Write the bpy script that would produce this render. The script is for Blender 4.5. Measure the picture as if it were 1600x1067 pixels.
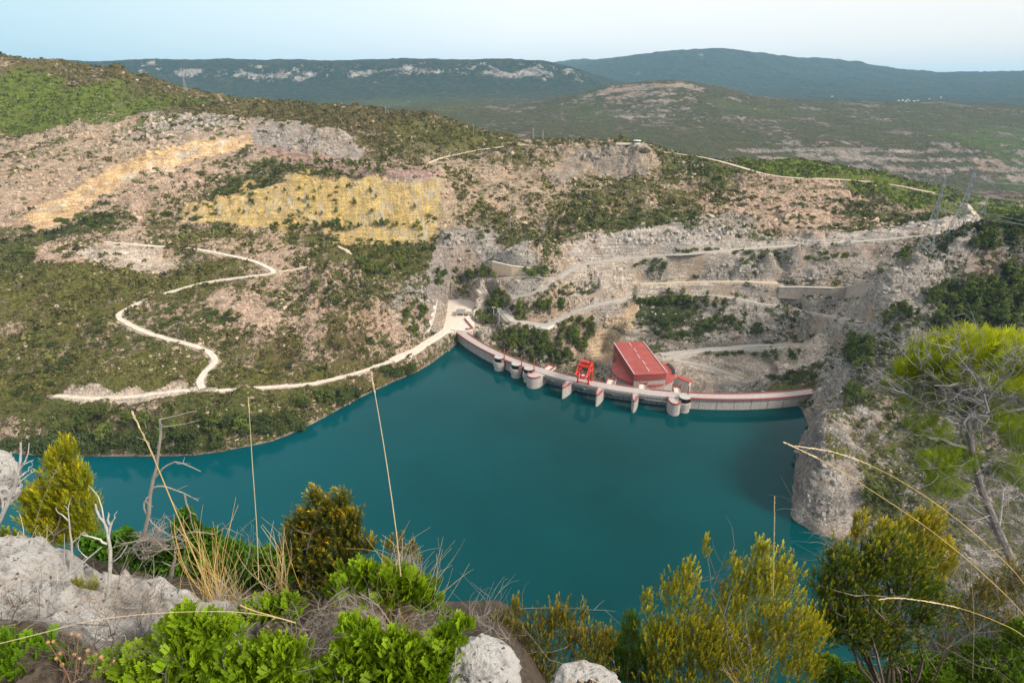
import bpy, math, random
import numpy as np
from mathutils import Vector, Matrix
for _o in list(bpy.data.objects): bpy.data.objects.remove(_o)
scene = bpy.context.scene
COL = scene.collection
# ------------------------------------------------------------------ camera
F = 889.0; EYE = 220.0; PITCH = math.atan(393.5/889.0)
CP, SP = math.cos(PITCH), math.sin(PITCH)
cam = bpy.data.cameras.new('camera'); camo = bpy.data.objects.new('camera', cam); COL.objects.link(camo)
camo.location = (0, 0, EYE); camo.rotation_euler = (math.pi/2-PITCH, 0, 0)
cam.sensor_width = 36.0; cam.lens = 36.0*F/1600.0
cam.clip_start = 0.05; cam.clip_end = 60000
scene.camera = camo
# ------------------------------------------------------------------ world, sun, exposure
SUN_EL, SUN_AZ = math.radians(37), math.radians(118)      # azimuth clockwise from +Y
world = bpy.data.worlds.new('World'); scene.world = world; world.use_nodes = True
wn, wl = world.node_tree.nodes, world.node_tree.links
wn.clear()
w_out = wn.new('ShaderNodeOutputWorld'); w_bg = wn.new('ShaderNodeBackground')
w_sky = wn.new('ShaderNodeTexSky'); w_sky.sky_type = 'NISHITA'; w_sky.sun_disc = False
w_sky.sun_elevation = SUN_EL; w_sky.sun_rotation = SUN_AZ; w_sky.altitude = 500; w_sky.dust_density = 2.5; w_sky.air_density = 1.2
w_tc = wn.new('ShaderNodeTexCoord'); w_sep = wn.new('ShaderNodeSeparateXYZ')
wl.new(w_tc.outputs['Generated'], w_sep.inputs[0])
# thin high overcast: pale veil, bluer towards the left of the horizon, cream to the right
w_h = wn.new('ShaderNodeValToRGB')                         # by compass direction (x)
w_mr = wn.new('ShaderNodeMapRange'); w_mr.inputs[1].default_value = -0.75; w_mr.inputs[2].default_value = 0.7
wl.new(w_sep.outputs[0], w_mr.inputs[0]); wl.new(w_mr.outputs[0], w_h.inputs[0])
e = w_h.color_ramp.elements
e[0].position = 0.0; e[0].color = (0.47, 0.69, 0.79, 1)
e[1].position = 1.0; e[1].color = (0.98, 0.91, 0.84, 1)
for p, c in ((0.20, (0.67, 0.81, 0.86, 1)), (0.36, (0.78, 0.87, 0.91, 1)), (0.52, (0.93, 0.94, 0.94, 1))):
    k = e.new(p); k.color = c
w_v = wn.new('ShaderNodeValToRGB')                         # by elevation (z)
wl.new(w_sep.outputs[2], w_v.inputs[0])
e = w_v.color_ramp.elements
e[0].position = 0.0; e[0].color = (0.93, 0.94, 0.95, 1)
e[1].position = 1.0; e[1].color = (1.0, 0.98, 0.95, 1)
for p, c in ((0.10, (1.0, 1.0, 1.0, 1)), (0.30, (1.08, 1.08, 1.07, 1))):
    k = e.new(p); k.color = c
w_up = wn.new('ShaderNodeMapRange'); w_up.inputs[1].default_value = 0.12; w_up.inputs[2].default_value = 0.42; w_up.inputs[4].default_value = 0.85; wl.new(w_sep.outputs[2], w_up.inputs[0])
w_wh = wn.new('ShaderNodeMix'); w_wh.data_type = 'RGBA'; wl.new(w_up.outputs[0], w_wh.inputs[0]); wl.new(w_h.outputs[0], w_wh.inputs[6]); w_wh.inputs[7].default_value = (0.90, 0.88, 0.85, 1)   # the veil whitens overhead
w_mul = wn.new('ShaderNodeMix'); w_mul.data_type = 'RGBA'; w_mul.blend_type = 'MULTIPLY'; w_mul.inputs[0].default_value = 1
wl.new(w_wh.outputs[2], w_mul.inputs[6]); wl.new(w_v.outputs[0], w_mul.inputs[7])
w_n = wn.new('ShaderNodeTexNoise'); w_n.inputs['Scale'].default_value = 2.2; w_n.inputs['Detail'].default_value = 5
w_map = wn.new('ShaderNodeMapping'); w_map.inputs['Scale'].default_value = (1, 1, 5)
wl.new(w_tc.outputs['Generated'], w_map.inputs[0]); wl.new(w_map.outputs[0], w_n.inputs['Vector'])
w_nr = wn.new('ShaderNodeMapRange'); w_nr.inputs[1].default_value = 0.3; w_nr.inputs[2].default_value = 0.7
w_nr.inputs[3].default_value = 0.86; w_nr.inputs[4].default_value = 0.97
wl.new(w_n.outputs[0], w_nr.inputs[0])
w_sc = wn.new('ShaderNodeVectorMath'); w_sc.operation = 'SCALE'; w_sc.inputs[3].default_value = 8.6
wl.new(w_mul.outputs[2], w_sc.inputs[0])
w_mix = wn.new('ShaderNodeMix'); w_mix.data_type = 'RGBA'
wl.new(w_nr.outputs[0], w_mix.inputs[0]); wl.new(w_sky.outputs[0], w_mix.inputs[6]); wl.new(w_sc.outputs[0], w_mix.inputs[7])
wl.new(w_mix.outputs[2], w_bg.inputs[0]); w_bg.inputs[1].default_value = 0.10
wl.new(w_bg.outputs[0], w_out.inputs[0])
sun = bpy.data.lights.new('sun', 'SUN'); suno = bpy.data.objects.new('sun', sun); COL.objects.link(suno)
sun.energy = 3.6; sun.angle = math.radians(15); sun.color = (1.0, 0.90, 0.76)
sd = Vector((math.sin(SUN_AZ)*math.cos(SUN_EL), math.cos(SUN_AZ)*math.cos(SUN_EL), math.sin(SUN_EL)))
suno.rotation_euler = (-sd).to_track_quat('-Z', 'Y').to_euler(); suno.location = sd*300+Vector((0, 200, 200))
scene.view_settings.view_transform = 'Standard'; scene.view_settings.look = 'None'
scene.view_settings.exposure = 0.55; scene.view_settings.gamma = 1.0
scene.cycles.use_denoising = True
scene.cycles.max_bounces = 6; scene.cycles.diffuse_bounces = 2; scene.cycles.glossy_bounces = 2
scene.cycles.transmission_bounces = 3; scene.cycles.transparent_max_bounces = 6; scene.cycles.volume_bounces = 0
# ------------------------------------------------------------------ measuring: picture pixel -> place
def ray(px, py):
    v = (533.5-py)/F
    return np.array([(px-800.0)/F, CP+v*SP, -SP+v*CP])
def at_y(px, py, Y):
    d = ray(px, py); return d*(Y/d[1])+np.array([0, 0, EYE])
def at_z(px, py, z):
    d = ray(px, py); return d*((z-EYE)/d[2])+np.array([0, 0, EYE])
# ------------------------------------------------------------------ tags and mesh helpers
def tag(o, label=None, cat=None, group=None, kind=None):
    if label: o['label'] = label
    if cat: o['category'] = cat
    if group: o['group'] = group
    if kind: o['kind'] = kind
    return o
def empty(name, loc=(0, 0, 0), rz=0.0):
    o = bpy.data.objects.new(name, None); COL.objects.link(o); o.location = loc; o.rotation_euler = (0, 0, rz)
    o.empty_display_size = 0.5
    return o
class MB:
    """collects geometry that becomes one mesh object"""
    def __init__(s): s.v = []; s.f = []; s.n = 0
    def add(s, v, f):
        v = np.asarray(v, float).reshape(-1, 3); s.v.append(v)
        s.f += [tuple(int(i)+s.n for i in q) for q in f]; s.n += len(v)
    def box(s, c, size, rz=0.0):
        x, y, z = (q/2 for q in size)
        p = np.array([(-x,-y,-z),(x,-y,-z),(x,y,-z),(-x,y,-z),(-x,-y,z),(x,-y,z),(x,y,z),(-x,y,z)])
        ca, sa = math.cos(rz), math.sin(rz)
        p = np.c_[p[:,0]*ca-p[:,1]*sa, p[:,0]*sa+p[:,1]*ca, p[:,2]]+np.array(c, float)
        s.add(p, [(0,3,2,1),(4,5,6,7),(0,1,5,4),(1,2,6,5),(2,3,7,6),(3,0,4,7)])
    def tube(s, pts, rad, n=6, cap=True):
        pts = [Vector(p) for p in pts]
        if not hasattr(rad, '__len__'): rad = [rad]*len(pts)
        vs = []; prev = None
        for i, p in enumerate(pts):
            t = (pts[min(i+1, len(pts)-1)]-pts[max(i-1, 0)])
            if t.length < 1e-9: t = Vector((0, 0, 1))
            t.normalize()
            a = Vector((0, 0, 1)) if abs(t.z) < 0.95 else Vector((1, 0, 0))
            if prev is not None: a = prev
            u = (a-t*a.dot(t)); 
            if u.length < 1e-6: u = t.orthogonal()
            u.normalize(); w = t.cross(u); prev = u
            for k in range(n):
                an = 2*math.pi*k/n
                vs.append(p+(u*math.cos(an)+w*math.sin(an))*rad[i])
        f = []
        for i in range(len(pts)-1):
            for k in range(n):
                f.append((i*n+k, i*n+(k+1)%n, (i+1)*n+(k+1)%n, (i+1)*n+k))
        if cap:
            f.append(tuple(range(n-1, -1, -1))); f.append(tuple((len(pts)-1)*n+k for k in range(n)))
        s.add([tuple(v) for v in vs], f)
    def bar(s, a, b, w=0.1, n=4): s.tube([a, b], w/2*1.2, n)
    def prism(s, poly, z0, z1):
        """closed upright prism over a plan polygon (counter-clockwise)"""
        n = len(poly)
        v = [(p[0], p[1], z0) for p in poly]+[(p[0], p[1], z1) for p in poly]
        f = [tuple(range(n-1, -1, -1)), tuple(range(n, 2*n))]
        f += [(i, (i+1)%n, n+(i+1)%n, n+i) for i in range(n)]
        s.add(v, f)
    def strip(s, secs, closed_ends=True):
        """loft equal-length closed sections"""
        n = len(secs[0]); v = [p for q in secs for p in q]; f = []
        for i in range(len(secs)-1):
            for k in range(n):
                f.append((i*n+k, i*n+(k+1)%n, (i+1)*n+(k+1)%n, (i+1)*n+k))
        if closed_ends:
            f.append(tuple(range(n-1, -1, -1))); f.append(tuple((len(secs)-1)*n+k for k in range(n)))
        s.add(v, f)
    def build(s, name, mat, parent=None, smooth=False):
        me = bpy.data.meshes.new(name)
        V = np.concatenate(s.v) if s.v else np.zeros((0, 3))
        if parent is not None:
            M = np.array(world_inv(parent)); V = V@M[:3,:3].T+M[:3,3]
        me.from_pydata(V.tolist(), [], s.f); me.update()
        if smooth: me.shade_smooth()
        if isinstance(mat, (list, tuple)):
            for m in mat: me.materials.append(m)
        else: me.materials.append(mat)
        o = bpy.data.objects.new(name, me); COL.objects.link(o)
        if parent is not None: o.parent = parent
        return o
def world_inv(o):
    M = Matrix.Identity(4)
    while o is not None:
        M = o.matrix_basis @ M if True else M
        o = o.parent
    return M.inverted()
def np_mesh(name, V, Q, mat=None, smooth=True, matidx=None):
    """big mesh of all-quads or all-tris from numpy arrays"""
    me = bpy.data.meshes.new(name); k = Q.shape[1]
    me.vertices.add(len(V)); me.vertices.foreach_set('co', np.asarray(V, np.float32).ravel())
    me.loops.add(Q.size); me.loops.foreach_set('vertex_index', np.asarray(Q, np.int32).ravel())
    me.polygons.add(len(Q)); me.polygons.foreach_set('loop_start', np.arange(0, Q.size, k, dtype=np.int32))
    me.polygons.foreach_set('loop_total', np.full(len(Q), k, np.int32))
    if matidx is not None: me.polygons.foreach_set('material_index', np.asarray(matidx, np.int32))
    me.polygons.foreach_set('use_smooth', np.full(len(Q), smooth))
    me.update(calc_edges=True)
    if mat is not None:
        for m in (mat if isinstance(mat, (list, tuple)) else [mat]): me.materials.append(m)
    return me
def fattr(me, name, a):
    t = me.attributes.new(name, 'FLOAT', 'POINT'); t.data.foreach_set('value', np.asarray(a, np.float32).ravel())
def cattr(me, name, a):
    a = np.c_[np.asarray(a, np.float32).reshape(-1, 3), np.ones(len(a), np.float32)]
    t = me.attributes.new(name, 'FLOAT_COLOR', 'POINT'); t.data.foreach_set('color', a.ravel())
# ------------------------------------------------------------------ noise
def _hash(i, j, s):
    h = (i.astype(np.int64)*374761393+j.astype(np.int64)*668265263+s*1442695041) & 0xffffffff
    h = ((h ^ (h >> 13))*1274126177) & 0xffffffff
    return ((h ^ (h >> 16)) & 0xffff)/65535.0
def vnoise(x, y, s=0):
    i = np.floor(x); j = np.floor(y); a = x-i; b = y-j
    a = a*a*(3-2*a); b = b*b*(3-2*b); i = i.astype(np.int64); j = j.astype(np.int64)
    return ((_hash(i, j, s)*(1-a)+_hash(i+1, j, s)*a)*(1-b)+(_hash(i, j+1, s)*(1-a)+_hash(i+1, j+1, s)*a)*b)*2-1
def fbm(x, y, sc, oct=4, s=0, gain=0.5, ridged=False):
    t = 0; a = 1.0; n = 0
    for k in range(oct):
        q = vnoise(x/sc+17.3*k, y/sc-9.1*k, s+k)
        t = t+a*((1-2*np.abs(q)) if ridged else q); n += a; a *= gain; sc /= 2.03
    return t/n
# ------------------------------------------------------------------ materials
def new_mat(name):
    m = bpy.data.materials.new(name); m.use_nodes = True
    n = m.node_tree.nodes; b = n['Principled BSDF']
    b.inputs['Specular IOR Level'].default_value = 0.25
    return m, n, m.node_tree.links, b
def simple(name, col, rough=0.8, var=0.18, scale=3.0, bump=0.0, metal=0.0, streak=0.0, stain=None):
    """one surface: base colour with noise variation, optional vertical run-off streaks (real dirt), optional bump"""
    m, n, l, b = new_mat(name)
    b.inputs['Roughness'].default_value = rough; b.inputs['Metallic'].default_value = metal
    tc = n.new('ShaderNodeTexCoord'); nz = n.new('ShaderNodeTexNoise')
    nz.inputs['Scale'].default_value = scale; nz.inputs['Detail'].default_value = 6; nz.inputs['Roughness'].default_value = 0.65
    l.new(tc.outputs['Object'], nz.inputs['Vector'])
    mr = n.new('ShaderNodeMapRange'); mr.inputs[1].default_value = 0.3; mr.inputs[2].default_value = 0.7
    mr.inputs[3].default_value = 1-var; mr.inputs[4].default_value = 1+var
    l.new(nz.outputs[0], mr.inputs[0])
    sc = n.new('ShaderNodeVectorMath'); sc.operation = 'SCALE'; sc.inputs[0].default_value = col[:3]
    l.new(mr.outputs[0], sc.inputs[3]); out = sc.outputs[0]
    if streak:
        mp = n.new('ShaderNodeMapping'); mp.inputs['Scale'].default_value = (1.1, 1.1, 0.06)
        l.new(tc.outputs['Object'], mp.inputs[0])
        n2 = n.new('ShaderNodeTexNoise'); n2.inputs['Scale'].default_value = 1.0; n2.inputs['Detail'].default_value = 4
        l.new(mp.outputs[0], n2.inputs['Vector'])
        r2 = n.new('ShaderNodeMapRange'); r2.inputs[1].default_value = 0.52; r2.inputs[2].default_value = 0.72; r2.inputs[4].default_value = streak
        l.new(n2.outputs[0], r2.inputs[0])
        mx = n.new('ShaderNodeMix'); mx.data_type = 'RGBA'
        l.new(r2.outputs[0], mx.inputs[0]); l.new(out, mx.inputs[6]); mx.inputs[7].default_value = tuple(stain or (0.1, 0.09, 0.08))+(1,)
        out = mx.outputs[2]
    l.new(out, b.inputs['Base Color'])
    if bump:
        bp = n.new('ShaderNodeBump'); bp.inputs['Strength'].default_value = bump; bp.inputs['Distance'].default_value = 1.0/scale
        l.new(nz.outputs[0], bp.inputs['Height']); l.new(bp.outputs[0], b.inputs['Normal'])
    return m
# ------------------------------------------------------------------ terrain: one heightfield round the lake
class Field:
    def __init__(s, az, R, lam=6e-3, st=3): s.lam = lam; s.st = st; s.az = az; s.R = R; s.lw = np.log(R)
    def solve(s, pts):
        P = np.array(pts, float); r = np.hypot(P[:,0], P[:,1]); u = np.c_[np.arctan2(P[:,0], P[:,1]), np.log(r)]
        key = np.round(u*400).astype(int); _, idx = np.unique(key, axis=0, return_index=True)
        u = u[idx]; z = P[idx, 2]; s.u = u; n = len(u)
        d = np.sqrt(((u[:,None]-u[None])**2).sum(-1)+1e-5)
        A = np.zeros((n+3, n+3)); A[:n,:n] = d-np.eye(n)*s.lam; A[:n,n] = 1; A[:n,n+1:] = u; A[n,:n] = 1; A[n+1:,:n] = u.T
        s.c = np.linalg.solve(A, np.r_[z, 0, 0, 0])
        st = s.st; ia = np.unique(np.r_[np.arange(0, len(s.az), st), len(s.az)-1]); ir = np.unique(np.r_[np.arange(0, len(s.R), st), len(s.R)-1])
        ga, gr = np.meshgrid(s.az[ia], s.lw[ir]); q = np.c_[ga.ravel(), gr.ravel()].astype(np.float32); out = np.empty(len(q))
        uf = u.astype(np.float32); cf = s.c.astype(np.float32)
        for k in range(0, len(q), 20000):
            p = q[k:k+20000]; dd = np.sqrt((p[:,0:1]-uf[:,0])**2+(p[:,1:2]-uf[:,1])**2+1e-5)
            out[k:k+20000] = dd@cf[:n]+cf[n]+p@cf[n+1:]
        g = out.reshape(ga.shape)
        t = np.array([np.interp(s.az, s.az[ia], row) for row in g])
        s.Z = np.array([np.interp(s.lw, s.lw[ir], t[:,k]) for k in range(t.shape[1])]).T.copy()
        A_, R_ = np.meshgrid(s.az, s.R); s.X = np.sin(A_)*R_; s.Y = np.cos(A_)*R_
    def sample(s, x, y, G=None):
        G = s.Z if G is None else G
        x = np.asarray(x, float); y = np.asarray(y, float)
        fa = np.interp(np.arctan2(x, y), s.az, np.arange(len(s.az))); fr = np.interp(np.hypot(x, y), s.R, np.arange(len(s.R)))
        i = np.minimum(fa.astype(int), len(s.az)-2); j = np.minimum(fr.astype(int), len(s.R)-2); a = fa-i; b = fr-j
        if G.ndim == 3: a = a[..., None]; b = b[..., None]
        return (G[j,i]*(1-a)+G[j,i+1]*a)*(1-b)+(G[j+1,i]*(1-a)+G[j+1,i+1]*a)*b
    def hit(s, px, py, rmin=150.0):
        """where the line of sight through a measured point of the photograph meets the ground"""
        d = ray(px, py); h = math.hypot(d[0], d[1])
        R = np.geomspace(rmin, s.R[-1]*0.999, 1400); t = R/h
        z = EYE+d[2]*t; g = s.sample(d[0]*t, d[1]*t); w = np.nonzero(z < g)[0]
        if len(w) == 0: return None
        k = max(w[0], 1); e0 = z[k-1]-g[k-1]; e1 = z[k]-g[k]; f = e0/(e0-e1+1e-9)
        tt = t[k-1]+(t[k]-t[k-1])*f
        return np.array([d[0]*tt, d[1]*tt, EYE+d[2]*tt])
    def mesh(s, name, mat):
        nr, na = s.Z.shape; V = np.c_[s.X.ravel(), s.Y.ravel(), s.Z.ravel()]
        i = np.arange(nr*na).reshape(nr, na)
        Q = np.stack([i[:-1,:-1], i[:-1,1:], i[1:,1:], i[1:,:-1]], -1).reshape(-1, 4)[:, ::-1]
        me = np_mesh(name, V, Q, mat, True); return me
CTRL = []; STEP = [0.035]
def densify(P, step=0.035):
    out = [P[0]]
    for a, b in zip(P[:-1], P[1:]):
        la = np.array([math.atan2(a[0], a[1]), math.log(math.hypot(a[0], a[1]))]); lb = np.array([math.atan2(b[0], b[1]), math.log(math.hypot(b[0], b[1]))])
        n = max(1, int(np.hypot(*(la-lb))/step))
        for k in range(1, n+1): out.append(a+(b-a)*k/n)
    return out
def Ly(*p): CTRL.extend(densify([at_y(*q) for q in p], STEP[0]))
def Lz(*p): CTRL.extend(densify([at_z(*q) for q in p], STEP[0]))
def Py(*p): CTRL.extend([at_y(*q) for q in p])
def Pz(*p): CTRL.extend([at_z(*q) for q in p])
def Pw(*p): CTRL.extend([np.array(q, float) for q in p])
# dam circle in plan
DCX, DCY, DR = 163.95, 616.7, 246.6
# left shore and the drowned slope under it
SHORE = [(-200,690),(-80,700),(0,705),(60,712),(130,712),(230,712),(300,710),(340,705),(420,690),(460,675),(500,655),(560,622),(610,598),(650,582),(690,556),(712,534)]
STEP[0] = 0.02; Lz(*[(x, y, 0) for x, y in SHORE]); CTRL.extend([q*(.955, .955, 0)+(0, 0, -14) for q in densify([at_z(x, y, 0) for x, y in SHORE[:-2]], .03)])
Lz(*[(x, y-14, 5) for x, y in SHORE[:-3]]); STEP[0] = 0.035
# left bank
Lz((-150,640,24),(0,632,24),(110,620,24),(200,618,22),(320,612,19),(400,606,17),(480,602,15),(540,588,13),(610,562,12.5),(660,540,12.5),(690,523,12.5))
Lz((705,505,12.5),(712,480,12.5),(712,455,14)); Lz((735,515,12.5),(748,490,12.5),(742,475,12.5))
Lz((320,600,22),(335,560,27),(300,540,31),(230,520,35),(185,497,39),(230,470,45),(310,445,51),(425,427,56),(380,405,61),(300,390,66),(230,385,70),(160,378,73))
Ly((-200,610,360),(0,590,375),(150,570,380)); Ly((0,500,440),(100,500,445)); Ly((-200,400,520),(0,400,540),(100,420,530),(150,440,500)); Ly((0,350,585),(100,365,600))
Pz((450,560,22),(500,520,32),(420,500,40),(560,540,24),(600,500,33),(520,460,46),(600,440,52),(560,400,66),(640,540,18),(640,460,44),(650,420,58),(470,480,42),(380,560,25),(400,460,49),(240,590,24),(130,540,33),(240,420,56),(480,400,64))
Lz((440,425,56),(520,412,62),(545,395,68),(525,385,71))
Lz((670,500,22),(685,470,34),(690,440,44),(697,400,56),(705,365,76))
# foot and head of the ochre slope, the benches and quarry cliffs above
Ly((250,345,640),(300,345,645),(400,352,648),(500,362,645),(600,370,640),(680,372,640))
Ly((300,318,672),(400,298,682),(470,285,688),(560,280,690),(680,278,690))
Ly((440,262,760),(560,262,770),(680,265,740)); Ly((420,232,815),(540,255,800),(650,270,770)); 
Ly((390,226,830),(480,234,832),(560,252,826)); Ly((385,196,845),(450,200,850),(520,215,848),(570,236,842),(660,252,830))
Ly((680,252,860),(740,240,900),(790,231,930))
Ly((-80,375,590),(20,372,600),(60,357,612),(125,335,650),(165,305,690),(190,290,712),(215,270,735),(280,257,768),(365,234,800))
Ly((-80,340,605),(20,342,612),(50,325,622),(100,305,655),(135,285,680),(170,265,705),(205,247,728),(255,232,760),(310,222,785),(365,214,812))
Ly((250,300,700),(330,290,720),(400,270,760)); Ly((200,340,640),(280,320,670),(360,300,700))
# left hillside and skyline
Ly((-200,220,880),(0,205,900),(100,208,900),(200,205,900)); Ly((-200,290,690),(0,290,700),(80,275,720)); Ly((250,190,920),(330,180,950),(420,185,960),(500,190,980))
Ly((-300,85,1000),(-100,90,1040),(0,95,1060),(100,100,1090),(180,110,1120),(250,130,1140),(300,147,1160),(350,157,1170),(400,162,1180),(500,165,1200),(600,165,1180),(650,174,1150),(700,191,1100),(760,213,1040),(795,224,1000))
Ly((600,200,1000),(680,215,980),(740,228,960))
# central hill
Ly((795,224,1000),(830,224,960),(870,224,930),(920,223,900),(960,222,885),(1000,223,880),(1020,230,880),(1040,238,890),(1100,246,900),(1150,252,900),(1200,256,900),(1280,254,900),(1350,270,860),(1420,288,820),(1500,306,820),(1600,323,800),(1700,340,800))
Ly((905,232,872),(960,229,870),(1010,230,868)); Ly((900,262,846),(930,268,852),(960,272,856),(1012,273,854)); Ly((880,285,790),(960,288,800),(1030,286,800)); 
Ly((750,300,740),(830,300,735),(900,300,740),(1000,300,750),(1100,300,755),(1200,300,760),(1300,300,760)); Ly((1400,325,705),(1500,335,690),(1620,350,680))
Ly((750,345,660),(830,360,640),(880,370,630)); Ly((1250,330,700),(1330,340,690)); Ly((1040,330,690),(1130,335,690),(940,340,680))
Lz((880,397,62),(910,380,70),(940,365,78),(1000,357,84),(1060,350,88),(1080,368,83),(1130,355,88),(1165,380,80),(1250,372,84),(1330,362,88),(1440,345,95),(1530,335,100))
ROADA = [(800,470,32),(840,452,37),(870,438,42),(888,424,47),(910,414,51),(980,404,56),(1080,396,62),(1180,388,67),(1300,380,73),(1400,373,78),(1470,362,84),(1530,347,92)]
Lz(*ROADA)
Lz((750,400,64),(800,392,66),(860,398,62)); Lz((750,430,46),(800,432,45),(850,430,46)); Lz((745,452,30),(780,445,36)); Lz((760,497,3),(764,486,4),(768,476,9)); Lz((757,505,2),(752,512,3))
ROADB = [(785,486,14),(800,497,11),(822,506,9),(858,508,9),(890,491,12),(925,478,15),(960,470,18),(1010,462,21),(1080,459,23),(1130,463,23),(1180,472,22),(1250,486,21),(1345,501,20)]
Lz(*ROADB)
Lz((1000,444,32),(1080,441,35),(1180,440,37),(1260,448,40),(1340,456,42)); Lz((1215,430,46),(1340,440,48)); Lz((1000,415,50),(1100,410,54),(1250,405,60),(1360,400,64))
Lz((900,455,34),(960,440,40))
ROADC = [(1030,556,-6),(1050,552,-4),(1090,548,-2),(1130,544,0),(1200,541,3),(1290,537,7)]
Lz(*ROADC)
Lz((1050,562,-8),(1100,572,-11),(1160,590,-14)); Lz((1060,580,-18),(1100,600,-20),(1150,606,-18))
Lz((1100,510,10),(1180,510,12),(1280,515,14)); Lz((980,500,12),(1040,500,14)); Lz((1000,530,-4),(1060,535,0))
Lz((760,505,4),(790,515,0),(830,520,2),(900,515,2)); Lz((780,535,-6),(830,545,-12),(880,545,-14),(915,540,-14)); Lz((860,568,-32),(910,570,-34))
Lz((950,500,6),(968,480,14)); Lz((945,540,-20),(957,530,-12)); Pz((945,575,-24),(955,565,-24),(1060,590,-20))
Pw((60,440,-60),(90,440,-40),(120,440,-28),(150,430,-25),(30,455,-50),(120,480,-26),(90,500,-25),(150,460,-24),(185,400,-10),(200,395,0))
# right ridge: shore, skyline and face
RSH = [(1265,640),(1250,680),(1245,720),(1240,790),(1258,815),(1300,840),(1345,848),(1420,880),(1500,925),(1600,990),(1700,1060)]
Lz(*[(x, y, 0) for x, y in RSH]); CTRL.extend([q*(.93, .955, 0)+(0, 0, -18) for q in densify([at_z(x, y, 0) for x, y in RSH], .03)])
Ly((1278,612,383),(1300,562,390),(1330,522,398),(1370,462,408),(1400,412,416),(1440,386,424),(1500,362,432),(1560,346,438),(1620,334,442),(1720,320,450))
Ly((1280,603,380),(1274,618,373),(1267,630,368)); STEP[0] = .02; Lz((1280,640,28),(1274,655,28),(1269,690,28),(1265,730,26),(1262,765,20),(1280,798,11)); STEP[0] = .035; 
Ly((1330,600,345),(1400,600,332),(1500,600,325),(1620,600,322)); Ly((1330,700,292),(1400,700,284),(1500,700,285),(1620,700,290)); Ly((1330,800,248),(1400,800,243),(1500,820,240),(1620,850,230))
Ly((1380,500,390),(1440,450,408),(1520,430,415),(1620,430,410)); Ly((1400,540,365),(1500,520,370),(1620,520,365))
Ly((1290,580,402),(1240,585,404),(1190,603,400))
Pw((300,480,50),(330,500,60),(380,520,70),(450,520,90),(270,440,40),(250,420,22),(500,600,60),(420,640,70))
# lake bed, and the cliff the camera stands on
for q in [(500,800),(650,720),(800,700),(950,760),(1100,700),(800,900),(1000,900),(300,820),(100,800),(1150,660),(900,650),(760,610)]: Pz((q[0], q[1], -35))
for a in np.linspace(-75, 75, 11):
    sa, ca = math.sin(math.radians(a)), math.cos(math.radians(a))
    for r, z in (((5, 206), (10, 186), (22, 140), (40, 80), (58, 20), (68, -6), (80, -25)) if a < 20 else ((5, 210.5), (9, 205), (14, 196), (24, 140), (40, 80), (58, 20), (68, -6), (80, -25))): Pw((sa*r, ca*r, z))
for a in (-75, -66, -57): 
    sa, ca = math.sin(math.radians(a)), math.cos(math.radians(a))
    for r, z in ((300, -20), (420, 10), (600, 60), (1000, 200), (1300, 240)): Pw((sa*r, ca*r, z))
for a in (57, 66, 75):
    sa, ca = math.sin(math.radians(a)), math.cos(math.radians(a))
    for r, z in ((150, -25), (230, -10), (330, 40), (500, 120), (1000, 120)): Pw((sa*r, ca*r, z))
for a in (30, 38, 45, 52):
    sa, ca = math.sin(math.radians(a)), math.cos(math.radians(a))
    for r in (110, 150, 190, 215): Pw((sa*r, ca*r, -30))
# land falls away behind the skylines
for px, z, Y in ((-100,200,1500),(100,200,1500),(300,160,1500),(500,140,1500),(700,90,1450),(850,60,1350),(1000,40,1300),(1150,30,1300),(1300,10,1200),(1450,0,1150),(1600,-10,1100),(1700,-10,1100)):
    Pw(((px-800)/F*Y/1.05, Y, z))
    Pw(((px-800)/F*1650/1.05, 1650, z*0.6-20))
azs = np.radians(np.r_[np.linspace(-75, -44, 60, endpoint=False), np.linspace(-44, 45, 930, endpoint=False), np.linspace(45, 75, 60)])
Rs = np.r_[np.geomspace(5, 180, 46, endpoint=False), np.linspace(180, 640, 400, endpoint=False), np.linspace(640, 960, 170, endpoint=False), np.geomspace(960, 1700, 90)]
T = Field(azs, Rs); T.solve(CTRL)
# ------------------------------------------------------------------ roads: traced in the photograph, laid on the ground
def on_ground(pts, rmin=150.0):
    return np.array([q for q in (T.hit(p[0], p[1], rmin) for p in pts) if q is not None])
def resample(P, step=3.0):
    P = np.asarray(P, float)
    # Catmull-Rom through the traced points
    Q = np.vstack([2*P[0]-P[1], P, 2*P[-1]-P[-2]]); out = []
    for i in range(1, len(Q)-2):
        n = max(2, int(np.linalg.norm(Q[i+1,:2]-Q[i,:2])/step))
        for k in range(n):
            t = k/n; out.append(0.5*((2*Q[i])+(Q[i+1]-Q[i-1])*t+(2*Q[i-1]-5*Q[i]+4*Q[i+1]-Q[i+2])*t*t+(-Q[i-1]+3*Q[i]-3*Q[i+1]+Q[i+2])*t**3))
    out.append(P[-1]); return np.array(out)
def smooth1(z, n):
    k = np.ones(2*n+1)/(2*n+1); return np.convolve(np.pad(z, n, 'edge'), k, 'valid')
ROADS = {}
def road(key, pts, half, smooth=6):
    P = resample(on_ground(pts)); P[:,2] = smooth1(P[:,2], smooth); ROADS[key] = (P, half); return P
road('bank', [(704,512),(690,522),(660,541),(640,552),(612,563),(575,577),(540,587),(480,600),(400,606),(330,611),(300,609),(260,613),(200,620),(140,622),(85,617)], 2.0)
road('approach', [(709,507),(700,513),(688,522),(672,533),(650,546),(628,556),(612,564)], 4.4)
road('zigzag', [(318,610),(312,596),(322,580),(336,565),(330,553),(305,541),(270,532),(230,520),(200,506),(185,496),(195,484),(230,468),(280,452),(330,440),(390,432),(428,426),(395,408),(345,397),(300,389),(230,384),(158,378)], 2.3)
road('loop', [(436,426),(470,420),(500,413),(530,404),(545,394),(525,385)], 2.0)
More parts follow.
